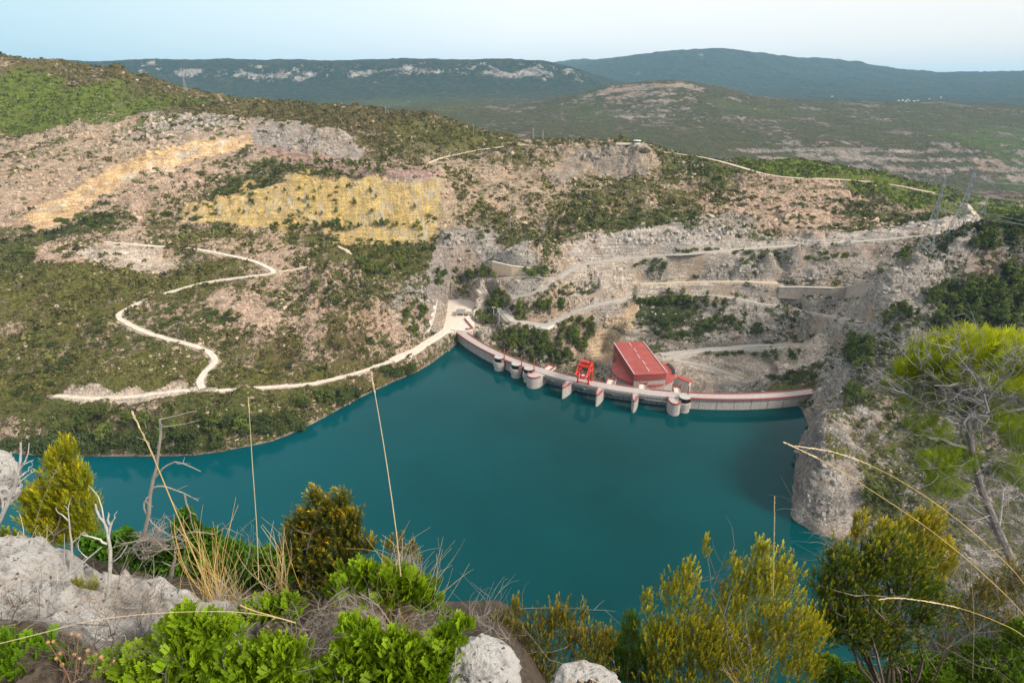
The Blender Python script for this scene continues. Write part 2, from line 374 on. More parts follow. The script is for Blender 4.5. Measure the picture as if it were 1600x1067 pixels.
road('main', [(800,470),(840,453),(870,438),(888,424),(910,414),(945,408),(980,404),(1030,400),(1080,396),(1180,388),(1300,380),(1400,373),(1470,363),(1530,347)], 3.2)
road('lower', [(785,486),(800,497),(822,506),(840,509),(858,508),(890,491),(925,478),(960,470),(1010,462),(1080,459),(1130,463),(1180,472),(1250,486),(1345,501)], 3.0)
road('plant', [(1032,556),(1050,552),(1090,548),(1130,544),(1200,541),(1290,537)], 3.4)
road('ramp', [(1052,562),(1100,572),(1130,581),(1162,592)], 2.6)
road('bench', [(1000,444),(1080,441),(1180,440),(1215,443)], 2.6)
road('crest', [(1035,238),(1060,242),(1100,248),(1140,258),(1180,270),(1200,275),(1240,280),(1290,281),(1340,284),(1400,291),(1425,296),(1460,305)], 3.8, 8)
road('spur', [(1510,318),(1520,330),(1528,343)], 2.2)
road('shelf', [(668,256),(690,248),(720,241),(750,235),(785,230),(820,226)], 2.6, 8)
road('upperlink', [(742,437),(790,434),(840,432),(868,436)], 2.4)
# small relief first, then the road benches cut into it
fa = np.hypot(T.X, T.Y)
slope = np.hypot(*(np.gradient(T.Z, axis=0)/np.maximum(np.gradient(fa, axis=0), 1e-3), np.gradient(T.Z, axis=1)/np.maximum(fa*np.gradient(np.meshgrid(T.az, T.R)[0], axis=1), 1e-3)))
steep = np.clip((slope-0.45)/0.9, 0, 1)
amp = np.clip((fa-150)/60, 0, 1)
rel = fbm(T.X, T.Y, 60, 3, 5)*3.0+fbm(T.X, T.Y, 22, 4, 1)*1.6+fbm(T.X, T.Y, 7, 3, 9, ridged=True)*0.9
gul = fbm(T.X+fbm(T.X, T.Y, 60, 3, 203)*30, T.Y, 105, 4, 201, .5, True)-.25
patch = np.clip(fbm(T.X, T.Y, 75, 3, 211)*2.6+.25, 0, 1)
oc = fbm(T.X+fbm(T.X, T.Y, 12, 3, 225)*5, T.Y-T.Z*.6, 25, 5, 221, .55); oc2 = fbm(T.X-T.Z*.4, T.Y, 11, 4, 231, .55)
rel = rel+np.clip((fa-330)/90, 0, 1)*gul*9.0+patch*(np.clip((oc-.10)/.07, 0, 1)*4.6+np.clip((oc+.14)/.06, 0, 1)*3.2)+(np.clip((oc2-.12)/.09, 0, 1)*1.5)*(.35+.65*patch)-2.2*patch+fbm(T.X, T.Y, 4.2, 3, 237, .6)*.75
crag = (fbm(T.X+T.Z*0.6, T.Y-T.Z*0.5, 18, 5, 21, 0.6, True)*3.2+fbm(T.X, T.Y+T.Z, 8, 4, 31, 0.6, True)*2.0)
keep = np.clip(np.abs(T.Z)/9, 0.10, 1)*np.where((T.X > -70)&(T.X < 235)&(T.Z < 14)&(T.Y > 360)&(T.Y < 520), .55, 1)
T.Z0 = T.Z.copy()
T.Z = T.Z+(rel*(1-0.6*steep)+crag*steep)*amp*keep
# stepped ledges on the steep rock: horizontal beds
bed = T.Z/6.0+fbm(T.X, T.Y, 55, 5, 77, .6)*3.0; fr = bed-np.floor(bed)
T.Z = T.Z+((np.clip((fr-0.35)/0.3, 0, 1)-fr)*6.0)*np.clip(.25*patch+steep*0.9, 0, 0.75)*amp*np.clip((T.Z-4)/6, 0, 1)
T.nearroad = np.full(T.Z.shape, 99.0)
def bench(P, half, soft=5.0, extra=1.8):
    lo = P[:,:2].min(0)-half-soft-extra-2; hi = P[:,:2].max(0)+half+soft+extra+2
    m = (T.X > lo[0])&(T.X < hi[0])&(T.Y > lo[1])&(T.Y < hi[1]); idx = np.nonzero(m.ravel())[0]
    if len(idx) == 0: return
    q = np.c_[T.X.ravel()[idx], T.Y.ravel()[idx]]; best = np.full(len(idx), 1e9); zb = np.zeros(len(idx))
    for a, b in zip(P[:-1], P[1:]):
        d = b[:2]-a[:2]; L = max(d@d, 1e-6); t = np.clip(((q-a[:2])@d)/L, 0, 1); e = np.hypot(*(q-a[:2]-t[:,None]*d).T)
        w = e < best; best[w] = e[w]; zb[w] = (a[2]+(b[2]-a[2])*t)[w]
    k = np.clip((best-half-extra)/soft, 0, 1); k = k*k*(3-2*k)
    Z = T.Z.ravel(); Z[idx] = zb*(1-k)+Z[idx]*k-0.4*(1-k); T.Z = Z.reshape(T.Z.shape)
    nr = T.nearroad.ravel(); nr[idx] = np.minimum(nr[idx], best-half); T.nearroad = nr.reshape(T.Z.shape)
for k_, (P, h) in ROADS.items(): bench(P, h, 7.0 if k_ in ('crest', 'shelf', 'loop') else 5.0, {'crest': 6.0, 'shelf': 5.0, 'loop': 4.0, 'zigzag': 3.0, 'approach': 2.5}.get(k_, 2.0))
# level yard at the left end of the dam
YARD = [at_z(x, y, 12.3) for x, y in ((690,524),(712,516),(738,517),(742,504),(728,492),(750,478),(735,467),(700,467),(697,490))]
def in_poly(x, y, poly):
    c = np.zeros(np.shape(x), bool); n = len(poly)
    for i in range(n):
        x0, y0 = poly[i][:2]; x1, y1 = poly[(i+1) % n][:2]
        if y0 == y1: continue
        c ^= ((y0 > y) != (y1 > y)) & (x < (x1-x0)*(y-y0)/(y1-y0)+x0)
    return c
kc = on_ground([(905,234),(1010,234),(1015,272),(960,280),(895,275)])[:,:2].mean(0); kd = np.clip(1.5-np.hypot((T.X-kc[0])/58, (T.Y-kc[1])/46), 0, 1)
T.Z = T.Z+kd*(fbm(T.X, T.Y+T.Z, 17, 5, 251, .6, True)*8.5+fbm(T.X, T.Y, 8, 3, 257)*2.5-2)*(T.nearroad > 3)
m = in_poly(T.X, T.Y, YARD); T.Z[m] = 12.0; T.nearroad[m] = -1
# the ground stops short of the dam's own body
rr = np.hypot(T.X-DCX, T.Y-DCY); dm = (rr > 226)&(rr < 262)&(T.X > -52)&(T.X < 209)&(T.Y < 508); T.Z[dm] = np.minimum(T.Z[dm], np.where(rr[dm] > 244, -12, 0))
# ------------------------------------------------------------------ what grows and what rock shows where (plan maps on the ground)
ROCK = dict(tan=(.43,.33,.245), pink=(.47,.345,.26), pale=(.54,.46,.385), grey=(.40,.36,.325), orange=(.60,.38,.19), ochre=(.57,.41,.15), red=(.36,.25,.21), dgrey=(.34,.30,.27), white=(.60,.54,.48))
GREEN = dict(olive=(.110,.108,.030), bright=(.105,.145,.022), dark=(.030,.045,.015), brown=(.105,.088,.034), mid=(.075,.088,.024))
ROCK = {k: tuple(q*.93 for q in v) for k, v in ROCK.items()}
ANCH = """50,600,.70,tan,olive;200,570,.70,tan,olive;270,560,.74,tan,olive;300,655,.66,tan,mid;450,640,.66,pink,mid;100,680,.62,tan,mid;180,690,.6,pink,mid;330,690,.62,tan,mid;400,570,.70,tan,olive;500,578,.64,tan,olive;20,650,.62,tan,mid
600,500,.32,pink,olive;500,510,.32,pink,olive;400,500,.5,pink,mid;355,490,.3,pink,olive;290,500,.62,tan,mid;500,450,.45,pink,mid;600,440,.6,tan,mid;620,525,.28,pink,olive;560,550,.6,tan,brown;430,545,.55,tan,brown;420,525,.3,pink,olive
100,470,.72,tan,olive;50,430,.80,tan,olive;150,435,.76,tan,olive;205,405,.06,pale,olive;120,398,.12,pink,olive;330,430,.8,tan,olive;300,408,.7,tan,mid;400,380,.5,pink,olive;500,375,.76,tan,olive;300,363,.74,tan,olive;450,402,.35,pink,olive;340,375,.5,pink,olive;560,395,.8,tan,olive;640,390,.7,tan,mid
200,350,.55,pink,mid;300,330,.5,pink,mid;250,310,.32,pink,olive;140,345,.75,tan,dark;320,280,.5,pink,mid;400,265,.7,tan,mid;350,300,.75,tan,mid;30,400,.75,tan,mid
100,250,.22,tan,olive;200,240,.25,tan,olive;0,290,.2,tan,olive;50,275,.3,tan,olive;250,190,.3,grey,olive;160,215,.3,tan,olive;300,190,.35,grey,olive;0,235,.35,tan,brown;120,300,.2,tan,olive
50,150,.96,tan,bright;150,155,.92,tan,bright;0,130,.9,tan,bright;100,106,.55,tan,brown;250,135,.65,tan,brown;190,190,.75,tan,bright;0,180,.92,tan,bright;100,190,.9,tan,bright;280,160,.85,tan,bright;0,100,.6,tan,brown;180,120,.6,tan,brown
400,175,.86,tan,brown;500,190,.86,tan,brown;600,182,.85,tan,brown;650,212,.86,tan,olive;340,165,.75,tan,brown;730,222,.84,tan,olive;450,185,.84,tan,brown;560,215,.85,tan,brown
480,245,.12,grey,olive;450,215,.08,dgrey,olive;550,262,.25,red,olive;620,268,.35,pink,mid;430,250,.3,red,mid;560,282,.62,tan,mid;450,275,.7,tan,mid;650,290,.3,ochre,mid
500,320,.12,ochre,mid;400,320,.15,ochre,mid;620,325,.15,ochre,mid;560,360,.2,ochre,mid
730,270,.45,tan,olive;740,330,.8,tan,olive;800,270,.22,tan,olive;850,245,.55,tan,olive;800,320,.5,tan,olive;870,320,.68,tan,olive;950,300,.66,tan,olive;1000,290,.66,tan,olive;1050,300,.68,tan,olive;1080,262,.7,tan,mid;1100,305,.42,pink,olive;1200,300,.33,pink,olive;1250,330,.45,pink,mid;1150,320,.38,pink,olive;1300,300,.45,pink,olive;1400,312,.75,tan,bright;1500,312,.9,tan,bright;1250,262,.9,tan,bright;1350,345,.55,pink,mid;920,340,.75,tan,mid;1000,340,.75,tan,mid;850,370,.75,tan,mid;1580,330,.92,tan,bright;1350,278,.85,tan,bright;700,300,.3,tan,olive;760,290,.4,tan,olive;720,255,.5,tan,olive
1000,425,.65,grey,mid;1100,418,.4,grey,mid;1200,418,.4,grey,mid;1300,415,.3,dgrey,mid;1050,480,.75,grey,dark;1100,505,.42,grey,mid;1200,500,.35,grey,mid;1280,515,.35,grey,mid;1150,565,.30,grey,mid;1250,585,.85,grey,olive;1100,595,.15,grey,mid;1200,455,.3,grey,mid;1100,450,.35,grey,mid;1010,510,.5,grey,mid
800,495,.75,tan,mid;850,540,.8,grey,dark;900,530,.7,tan,mid;770,515,.35,white,mid;965,500,.30,grey,mid;945,430,.45,pale,mid;850,480,.65,tan,mid;790,450,.15,grey,mid;700,420,.25,dgrey,mid;820,395,.2,grey,mid;760,420,.4,grey,mid;660,480,.5,grey,mid
1400,450,.32,grey,mid;1400,520,.5,grey,mid;1450,460,.2,dgrey,mid;1480,390,.85,grey,dark;1550,450,.8,dgrey,dark;1520,405,.55,grey,dark;1570,370,.85,dgrey,dark;1350,560,.6,grey,mid;1320,600,.6,grey,mid;1350,650,.52,pale,olive;1300,720,.48,grey,olive;1450,650,.6,pale,mid;1500,720,.62,pale,mid;1300,780,.12,grey,olive;1420,800,.6,grey,mid;1550,560,.7,dgrey,dark;1262,700,.03,grey,olive;1600,700,.5,pale,mid;1600,480,.8,dgrey,dark"""
AN = []
for t in ANCH.replace('\n', ';').split(';'):
    a = t.split(','); h = T.hit(float(a[0]), float(a[1]))
    if h is not None: AN.append((math.atan2(h[0], h[1]), math.log(math.hypot(h[0], h[1])), float(a[2]))+ROCK[a[3]]+GREEN[a[4]])
AN = np.array(AN)
ga, gr = np.meshgrid(T.az, T.lw)
wob = 0.05
qa = ga+fbm(T.X, T.Y, 45, 4, 41)*0.07; qr = gr+fbm(T.X, T.Y, 45, 4, 51)*0.07
num = np.zeros(T.Z.shape+(7,), np.float32); den = np.zeros(T.Z.shape, np.float32)
for a in AN:
    w = (1/(((qa-a[0])**2+(qr-a[1])**2)+3e-4)**1.8).astype(np.float32); den += w
    num += w[..., None]*a[2:].astype(np.float32)
num /= den[..., None]
VEG = num[..., 0].astype(float); RK = num[..., 1:4].astype(float); GR = num[..., 4:7].astype(float)
del num, den
WX = fbm(T.X, T.Y, 26, 5, 61, .62); WY = fbm(T.X, T.Y, 26, 5, 71, .62)
def region(pts, soft=3.0, warp=4.0):
    """plan outline of a patch of ground -> 0..1 map with a ragged edge"""
    Q = []
    for i in range(len(pts)):
        a, b = pts[i], pts[(i+1) % len(pts)]
        for k in range(6): Q.append((a[0]+(b[0]-a[0])*k/6, a[1]+(b[1]-a[1])*k/6))
    P = on_ground(Q)
    lo = P[:,:2].min(0)-14-warp*3; hi = P[:,:2].max(0)+14+warp*3; sel = (T.X > lo[0])&(T.X < hi[0])&(T.Y > lo[1])&(T.Y < hi[1])
    M = np.zeros(T.X.shape); x, y, wx, wy = T.X[sel], T.Y[sel], WX[sel], WY[sel]
    for w_ in (.5, 1.0, 1.6): M[sel] += in_poly(x+wx*warp*2.4*w_, y+wy*warp*2.4*w_, P)/3.0
    return M
def paint(M, veg=None, rock=None, green=None):
    global VEG, RK, GR
    if veg is not None: VEG = VEG*(1-M)+veg*M
    if rock is not None: RK = RK*(1-M[...,None])+np.array(rock)*M[...,None]
    if green is not None: GR = GR*(1-M[...,None])+np.array(green)*M[...,None]
OCH = region([(287,345),(292,320),(380,302),(470,284),(560,279),(682,277),(687,350),(672,374),(600,371),(500,363),(400,355)], warp=5)
paint(OCH, 0.08, ROCK['ochre'])
OPOLY = [(50,325),(100,305),(135,285),(170,265),(205,247),(220,240),(255,232),(280,230),(310,222),(360,216),(392,204),(394,222),(360,236),(320,246),(280,258),(240,263),(215,271),(190,291),(165,306),(145,321),(125,336),(90,351),(55,361),(35,346)]
ORG = region(OPOLY, warp=3)
paint(region(OPOLY, warp=3.5)*np.clip(fbm(T.X, T.Y+T.Z, 14, 4, 265)*1.6+1.15, 0, 1), 0.04, (.62,.43,.24))
paint(np.clip(region([(60,330),(150,292),(240,250),(330,222),(362,214),(362,224),(300,246),(232,268),(150,304),(60,344)], warp=5)*np.clip(fbm(T.X, T.Y, 9, 4, 267)*2.2+.4, 0, 1), 0, 1), None, (.62,.53,.41))
paint(region([(388,196),(450,198),(520,213),(572,236),(560,252),(480,234),(420,226),(392,224)], warp=4), 0.04, ROCK['dgrey'])
paint(region([(418,232),(480,236),(560,254),(660,262),(690,270),(660,282),(560,275),(430,252)], warp=5), 0.25, ROCK['red'])
paint(region([(880,400),(935,366),(1000,357),(1060,349),(1080,367),(1130,354),(1168,382),(1250,374),(1330,364),(1440,346),(1530,334),(1532,348),(1470,360),(1400,372),(1300,379),(1180,387),(1080,395),(980,403),(910,412)], warp=1.5), 0.06, (.45,.40,.36))
paint(region([(660,440),(690,360),(712,352),(750,360),(740,400),(700,450),(700,500),(680,520),(668,500)], warp=3), 0.14, ROCK['dgrey'])
paint(region([(900,232),(960,229),(1015,228),(1014,272),(960,272),(925,264),(890,280),(870,300),(860,270)], warp=6), 0.12, (.29,.245,.205))
paint(region([(745,452),(770,440),(870,438),(800,470),(770,472)], warp=1.5), 0.06, ROCK['grey'])
paint(region([(1290,560),(1340,500),(1420,440),(1500,440),(1480,520),(1620,640),(1620,860),(1420,870),(1260,810),(1246,720),(1275,620)], warp=6)*.85, None, (.30,.275,.25))
paint(region([(920,560),(935,505),(965,482),(1000,478),(985,520),(960,545),(945,570)], warp=3), 0.14, (.45,.34,.23))
paint(region([(1294,606),(1268,640),(1240,700),(1232,790),(1258,822),(1300,806),(1284,740),(1290,670)], warp=2), 0.12, (.235,.215,.20))
paint(region([(90,388),(160,386),(250,390),(260,410),(225,430),(190,415),(130,408)], warp=5), 0.08, ROCK['pale'])
paint(region([(345,480),(400,472),(450,495),(420,515),(370,505)], warp=6), 0.12, ROCK['pink'])
paint(region([(85,617),(150,605),(200,612),(290,600),(300,612),(200,632),(110,630)], warp=2), 0.05, ROCK['pale'])
paint(region([(1160,300),(1300,300),(1330,330),(1200,345),(1130,325)], warp=6), 0.30, ROCK['pink'])
paint(region([(1000,560),(1290,530),(1290,560),(1170,600),(1080,600)], warp=2), 0.16, ROCK['pale'])
# gullies and steep faces are barer; verges of the roads are bare gravel
VEG = VEG-np.clip((slope-0.75)/0.9, 0, 0.5)*0.5
nrk = np.clip(1-np.maximum(T.nearroad, 0)/3.0, 0, 1); paint(nrk*0.85, 0.02, (.50,.43,.36))
shore = np.clip(1-(T.Z-0.2)/1.2, 0, 1)*np.clip((T.Z+3)/2, 0, 1); paint(shore, 0.0, (.20,.17,.14))
bk = np.exp(-np.maximum(T.Z, 0)/7.0)*(T.X < -20)*(T.Z > .5)*(T.Y < 480); VEG = VEG+bk*.26+fbm(T.X, T.Y, 85, 4, 281)*.30*(1-OCH)*(1-ORG)
VEG = np.clip(VEG, 0, 1)
def ground_material(name, near=True):
    m, n, l, b = new_mat(name)
    b.inputs['Roughness'].default_value = 0.95; b.inputs['Specular IOR Level'].default_value = 0.12
    geo = n.new('ShaderNodeNewGeometry')
    def attr(a):
        t = n.new('ShaderNodeAttribute'); t.attribute_name = a; return t
    def noise(scale, detail, rough=0.6, vec=None, dist=0.0):
        t = n.new('ShaderNodeTexNoise'); t.inputs['Scale'].default_value = scale; t.inputs['Detail'].default_value = detail
        t.inputs['Roughness'].default_value = rough; t.inputs['Distortion'].default_value = dist
        l.new(vec or geo.outputs['Position'], t.inputs['Vector']); return t.outputs[0]
    def rng(x, a, b_, c, d):
        t = n.new('ShaderNodeMapRange'); l.new(x, t.inputs[0])
        for k, v in ((1, a), (2, b_), (3, c), (4, d)): t.inputs[k].default_value = v
        return t.outputs[0]
    def mth(op, a, b_):
        t = n.new('ShaderNodeMath'); t.operation = op
        for k, v in ((0, a), (1, b_)):
            if isinstance(v, (int, float)): t.inputs[k].default_value = v
            else: l.new(v, t.inputs[k])
        return t.outputs[0]
    def mix(f, a, b_, mode='MIX'):
        t = n.new('ShaderNodeMix'); t.data_type = 'RGBA'; t.blend_type = mode
        for k, v in ((0, f), (6, a), (7, b_)):
            if isinstance(v, (int, float)): t.inputs[k].default_value = v
            elif isinstance(v, tuple): t.inputs[k].default_value = v
            else: l.new(v, t.inputs[k])
        return t.outputs[2]
    S = 1.0 if near else 0.16
    veg = attr('veg').outputs['Fac']; rock = attr('rock').outputs['Color']; green = attr('green').outputs['Color']
    # rock: blotches, beds, cracks
    mp = n.new('ShaderNodeMapping'); mp.inputs['Scale'].default_value = (0.05, 0.05, 0.55); l.new(geo.outputs['Position'], mp.inputs[0])
    beds = noise(1.0*S, 5, 0.65, mp.outputs[0], 0.6)
    blotch = noise(0.09*S, 5, 0.65); fine = noise(0.75*S, 6, 0.72); cr = n.new('ShaderNodeTexVoronoi'); cr.feature = 'DISTANCE_TO_EDGE'; cr.inputs['Scale'].default_value = 0.28*S
    dn = n.new('ShaderNodeVectorMath'); dn.operation = 'ADD'; nc = n.new('ShaderNodeTexNoise'); nc.inputs['Scale'].default_value = 0.35*S; nc.inputs['Detail'].default_value = 4
    l.new(geo.outputs['Position'], nc.inputs['Vector'])
    scv = n.new('ShaderNodeVectorMath'); scv.operation = 'SCALE'; scv.inputs[3].default_value = 5.0/S; l.new(nc.outputs['Color'], scv.inputs[0])
    l.new(geo.outputs['Position'], dn.inputs[0]); l.new(scv.outputs[0], dn.inputs[1]); l.new(dn.outputs[0], cr.inputs['Vector'])
    k1 = rng(blotch, .36, .64, .74, 1.20); k2 = rng(fine, .38, .62, .62, 1.30); k3 = rng(beds, .40, .60, .76, 1.14); k4 = rng(cr.outputs['Distance'], 0, .09, .55, 1.0)
    kk = mth('MULTIPLY', mth('MULTIPLY', k1, k2), mth('MULTIPLY', k3, k4))
    rs = n.new('ShaderNodeVectorMath'); rs.operation = 'SCALE'; l.new(rock, rs.inputs[0]); l.new(kk, rs.inputs[3])
    iron = mix(rng(noise(0.035*S, 4, .6), .52, .70, 0, .45), rs.outputs[0], (.42, .27, .17, 1))
    rockc = iron
    if near:   # rain-washed grey rills of the ochre cut
        mp2 = n.new('ShaderNodeMapping'); mp2.inputs['Rotation'].default_value = (0, 0, math.radians(14)); mp2.inputs['Scale'].default_value = (0.42, 0.02, 0.05); l.new(geo.outputs['Position'], mp2.inputs[0])
        rl = noise(1.0, 4, .6, mp2.outputs[0], 0.4); rk = rng(rl, .46, .60, 0, .75)
        pt = rng(noise(0.022, 3, .5), .40, .58, 0.2, 1.0)
        rockc = mix(mth('MULTIPLY', mth('MULTIPLY', rk, pt), attr('ochre').outputs['Fac']), rockc, (.40, .385, .36, 1))
    # scrub cover: clumps at several sizes, thresholded by how much grows here
    c1 = noise(0.055*S, 4, .6); c2 = noise(0.26*S, 5, .68); c3 = noise(1.1*S, 4, .7)
    f = mth('ADD', mth('ADD', mth('MULTIPLY', c1, .30), mth('MULTIPLY', c2, .42)), mth('MULTIPLY', c3, .28))
    th = rng(veg, 0, 1, .655, .375)
    cover = rng(mth('SUBTRACT', f, th), -.018, .030, 0, 1)
    g1 = rng(noise(0.5*S, 5, .7), .36, .64, .5, 1.55)
    gs = n.new('ShaderNodeVectorMath'); gs.operation = 'SCALE'; l.new(green, gs.inputs[0]); l.new(g1, gs.inputs[3])
    gcol = mix(rng(noise(0.14*S, 4, .6), .48, .66, 0, .55), gs.outputs[0], (.115, .090, .036, 1))
    gcol = mix(rng(noise(0.33*S, 4, .6), .54, .68, 0, .65), gcol, (.028, .042, .014, 1))
    l.new(mix(cover, rockc, gcol), b.inputs['Base Color'])
    h = mth('ADD', mth('MULTIPLY', fine, 1.1), mth('ADD', mth('MULTIPLY', cover, .7), mth('MULTIPLY', beds, .8)))
    bp = n.new('ShaderNodeBump'); bp.inputs['Strength'].default_value = 0.9; bp.inputs['Distance'].default_value = 1.6/S
    l.new(h, bp.inputs['Height']); l.new(bp.outputs[0], b.inputs['Normal'])
    return m
M_GROUND = ground_material('ground_rock_and_scrub')
me = T.mesh('terrain', M_GROUND)
fattr(me, 'veg', VEG); fattr(me, 'ochre', OCH); cattr(me, 'rock', RK.reshape(-1, 3)); cattr(me, 'green', GR.reshape(-1, 3))
terrain = bpy.data.objects.new('terrain', me); COL.objects.link(terrain); tag(terrain, kind='structure')
# ------------------------------------------------------------------ far hills, plateau and mountains: one sheet out to the horizon
FC = []
def Fy(*p): FC.extend(densify([at_y(*q) for q in p], 0.06))
Fy((500,178,3200),(560,172,3200),(640,168,3100),(730,160,3100),(800,164,3100),(850,157,3100),(900,148,3100),(950,136,3100),(1000,130,3100),(1050,127,3100),(1100,132,3100),(1150,142,3150),(1200,153,3200),(1260,158,3300),(1350,160,3400),(1450,162,3500),(1600,168,3500),(1750,172,3500))
Fy((900,175,2800),(1000,152,2900),(1060,147,2900),(1150,160,2900),(1250,172,2900)); Fy((650,178,2650),(750,184,2600),(850,182,2600))
Fy((800,200,2300),(900,213,2150),(1000,205,2350),(1100,200,2450),(1250,196,2500),(1400,195,2600),(1600,200,2600)); Fy((1020,222,2100),(1150,225,2150),(1200,231,2150),(1300,222,2200),(1500,226,2200),(1650,228,2200))
Fy((1180,245,2080),(1300,262,2020),(1400,272,1980),(1500,282,1950),(1600,292,1930),(1700,300,1900)); Fy((1250,285,1850),(1400,300,1800),(1600,315,1720),(1700,320,1700))
Fy((-300,96,5600),(-100,98,5600),(100,97,5500),(160,102,5500),(230,96,5500),(350,101,5500),(480,103,5500),(560,100,5500),(640,98,5500),(700,101,5500),(750,97,5500),(820,97,5500),(860,100,5450),(890,109,5400),(920,124,5350),(940,138,5250),(985,156,5000))
Fy((100,106,5380),(300,112,5350),(480,113,5350),(640,108,5350),(820,108,5350)); Fy((150,118,5250),(300,126,5230),(480,126,5230),(640,119,5250),(820,118,5250),(880,125,5250))
Fy((200,150,4500),(400,152,4500),(600,155,4400),(750,156,4300),(850,152,4400),(930,152,4700))
Fy((860,112,10500),(900,104,10500),(930,99,10000),(960,96,10000),(1000,88,10000),(1040,82,10000),(1080,80,10000),(1100,78,10000),(1150,78,10000),(1190,84,10000),(1250,92,10000),(1270,89,10000),(1310,95,10000),(1332,93,10000),(1370,106,10000),(1400,117,10000),(1450,121,10000),(1520,116,9500),(1600,110,9000),(1750,104,8800))
Fy((860,104,13500),(880,96,13500),(900,93,13500),(925,97,13500))
Fy((950,120,8500),(1050,105,8800),(1150,103,8800),(1250,112,8800),(1330,115,8800)); Fy((980,140,7600),(1100,132,7600),(1200,138,7200),(1280,132,7000),(1330,148,6200),(1450,148,6400),(1500,135,7200),(1600,132,7200)); Fy((1100,147,6000),(1250,156,5200),(1430,158,5400),(1600,158,5200),(1750,160,5200))
for px in range(-500, 2200, 300):
    u = (px-800)/F/1.05
    FC.extend([np.array((u*1300, 1300, -40)), np.array((u*1550, 1550, -30 if px < 1000 else -25)), np.array((u*3800, 3800, 60)), np.array((u*16000, 16000, 60 if 700 < px < 1700 else 150))])
    if px < 700: FC.extend([np.array((u*2200, 2200, 60)), np.array((u*8000, 8000, 250))])
faz = np.radians(np.r_[np.linspace(-70, -42, 40, endpoint=False), np.linspace(-42, 44, 620, endpoint=False), np.linspace(44, 70, 40)])
G = Field(faz, np.r_[np.geomspace(1300, 3600, 260, endpoint=False), np.geomspace(3600, 11000, 230, endpoint=False), np.geomspace(11000, 22000, 30)], 3e-4, 2); G.solve(FC)
far = np.hypot(G.X, G.Y)
gs_ = np.abs(np.gradient(G.Z, axis=0)/np.gradient(far, axis=0))
gst = np.clip((gs_-0.16)/0.35, 0, 1)
sc = np.clip(far/3000, 0.6, 3)
mt_ = np.clip((far-4000)/700, 0, 1)
G.Z = G.Z+fbm(G.X, G.Y, 420, 5, 3, 0.5, True)*9*sc*(0.45+gst)*(2.4-.2*mt_)+fbm(G.X, G.Y, 110, 4, 13)*5*sc*(0.4+gst)*(1+.5*mt_)+fbm(G.X, G.Y, 45, 3, 17)*2.5*sc
bed = G.Z/26+fbm(G.X, G.Y, 500, 3, 77)*0.9; fr = bed-np.floor(bed)
G.Z = G.Z+((np.clip((fr-0.4)/0.25, 0, 1)-fr)*26)*np.clip(gst*0.7+0.05, 0, 0.5)*(np.clip((far-3600)/600, 0, 1)+np.clip((2350-far)/200, 0, 1.4)*np.clip((G.X/G.Y-.25)/.15, 0, 1)+.5*np.clip((2900-far)/400, 0, 1))
gs2 = np.abs(np.gradient(G.Z, axis=0)/np.gradient(far, axis=0))
# bare scarps where it is steep, woods on the plateau, fields and scrub on the hill
fv = np.clip(0.66-np.clip((gs2-0.28)/0.5, 0, 0.75)+fbm(G.X, G.Y, 260, 4, 23)*0.22, 0, 1)
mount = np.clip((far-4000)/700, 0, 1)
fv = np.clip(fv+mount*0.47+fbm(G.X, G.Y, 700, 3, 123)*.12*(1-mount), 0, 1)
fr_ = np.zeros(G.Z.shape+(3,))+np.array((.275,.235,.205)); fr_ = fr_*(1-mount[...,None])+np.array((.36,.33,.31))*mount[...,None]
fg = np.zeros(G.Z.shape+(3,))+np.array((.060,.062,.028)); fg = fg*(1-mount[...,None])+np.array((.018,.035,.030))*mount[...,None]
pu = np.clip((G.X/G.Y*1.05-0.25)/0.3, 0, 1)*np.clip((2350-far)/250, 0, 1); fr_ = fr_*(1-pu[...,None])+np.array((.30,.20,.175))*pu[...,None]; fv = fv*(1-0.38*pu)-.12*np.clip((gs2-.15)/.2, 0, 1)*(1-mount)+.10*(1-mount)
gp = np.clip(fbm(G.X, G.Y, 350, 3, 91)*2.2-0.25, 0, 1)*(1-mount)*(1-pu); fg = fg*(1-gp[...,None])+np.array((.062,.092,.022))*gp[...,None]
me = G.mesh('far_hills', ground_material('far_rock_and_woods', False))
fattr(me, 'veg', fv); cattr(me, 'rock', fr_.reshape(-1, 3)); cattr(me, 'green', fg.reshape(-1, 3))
tag(bpy.data.objects.new('far_hills', me), kind='structure'); COL.objects.link(bpy.data.objects['far_hills'])
# ------------------------------------------------------------------ water
m, n, l, b = new_mat('lake_water')
b.inputs['Roughness'].default_value = 0.045; b.inputs['IOR'].default_value = 1.33; b.inputs['Specular IOR Level'].default_value = 0.14
geo = n.new('ShaderNodeNewGeometry'); nz = n.new('ShaderNodeTexNoise'); nz.inputs['Scale'].default_value = 0.012; nz.inputs['Detail'].default_value = 3
l.new(geo.outputs['Position'], nz.inputs['Vector'])
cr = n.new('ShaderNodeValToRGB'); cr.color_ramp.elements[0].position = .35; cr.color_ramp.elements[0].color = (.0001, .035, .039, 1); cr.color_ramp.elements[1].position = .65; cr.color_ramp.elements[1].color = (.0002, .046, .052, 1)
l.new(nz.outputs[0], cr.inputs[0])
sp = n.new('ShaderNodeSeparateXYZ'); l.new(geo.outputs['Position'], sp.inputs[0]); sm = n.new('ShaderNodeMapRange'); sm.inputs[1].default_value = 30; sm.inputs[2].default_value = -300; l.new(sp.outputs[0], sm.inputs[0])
tw = n.new('ShaderNodeMix'); tw.data_type = 'RGBA'; l.new(sm.outputs[0], tw.inputs[0]); l.new(cr.outputs[0], tw.inputs[6]); tw.inputs[7].default_value = (.0005, .074, .096, 1)   # sky sheen painted into the base colour: lighter, bluer up the left arm
l.new(tw.outputs[2], b.inputs['Base Color'])
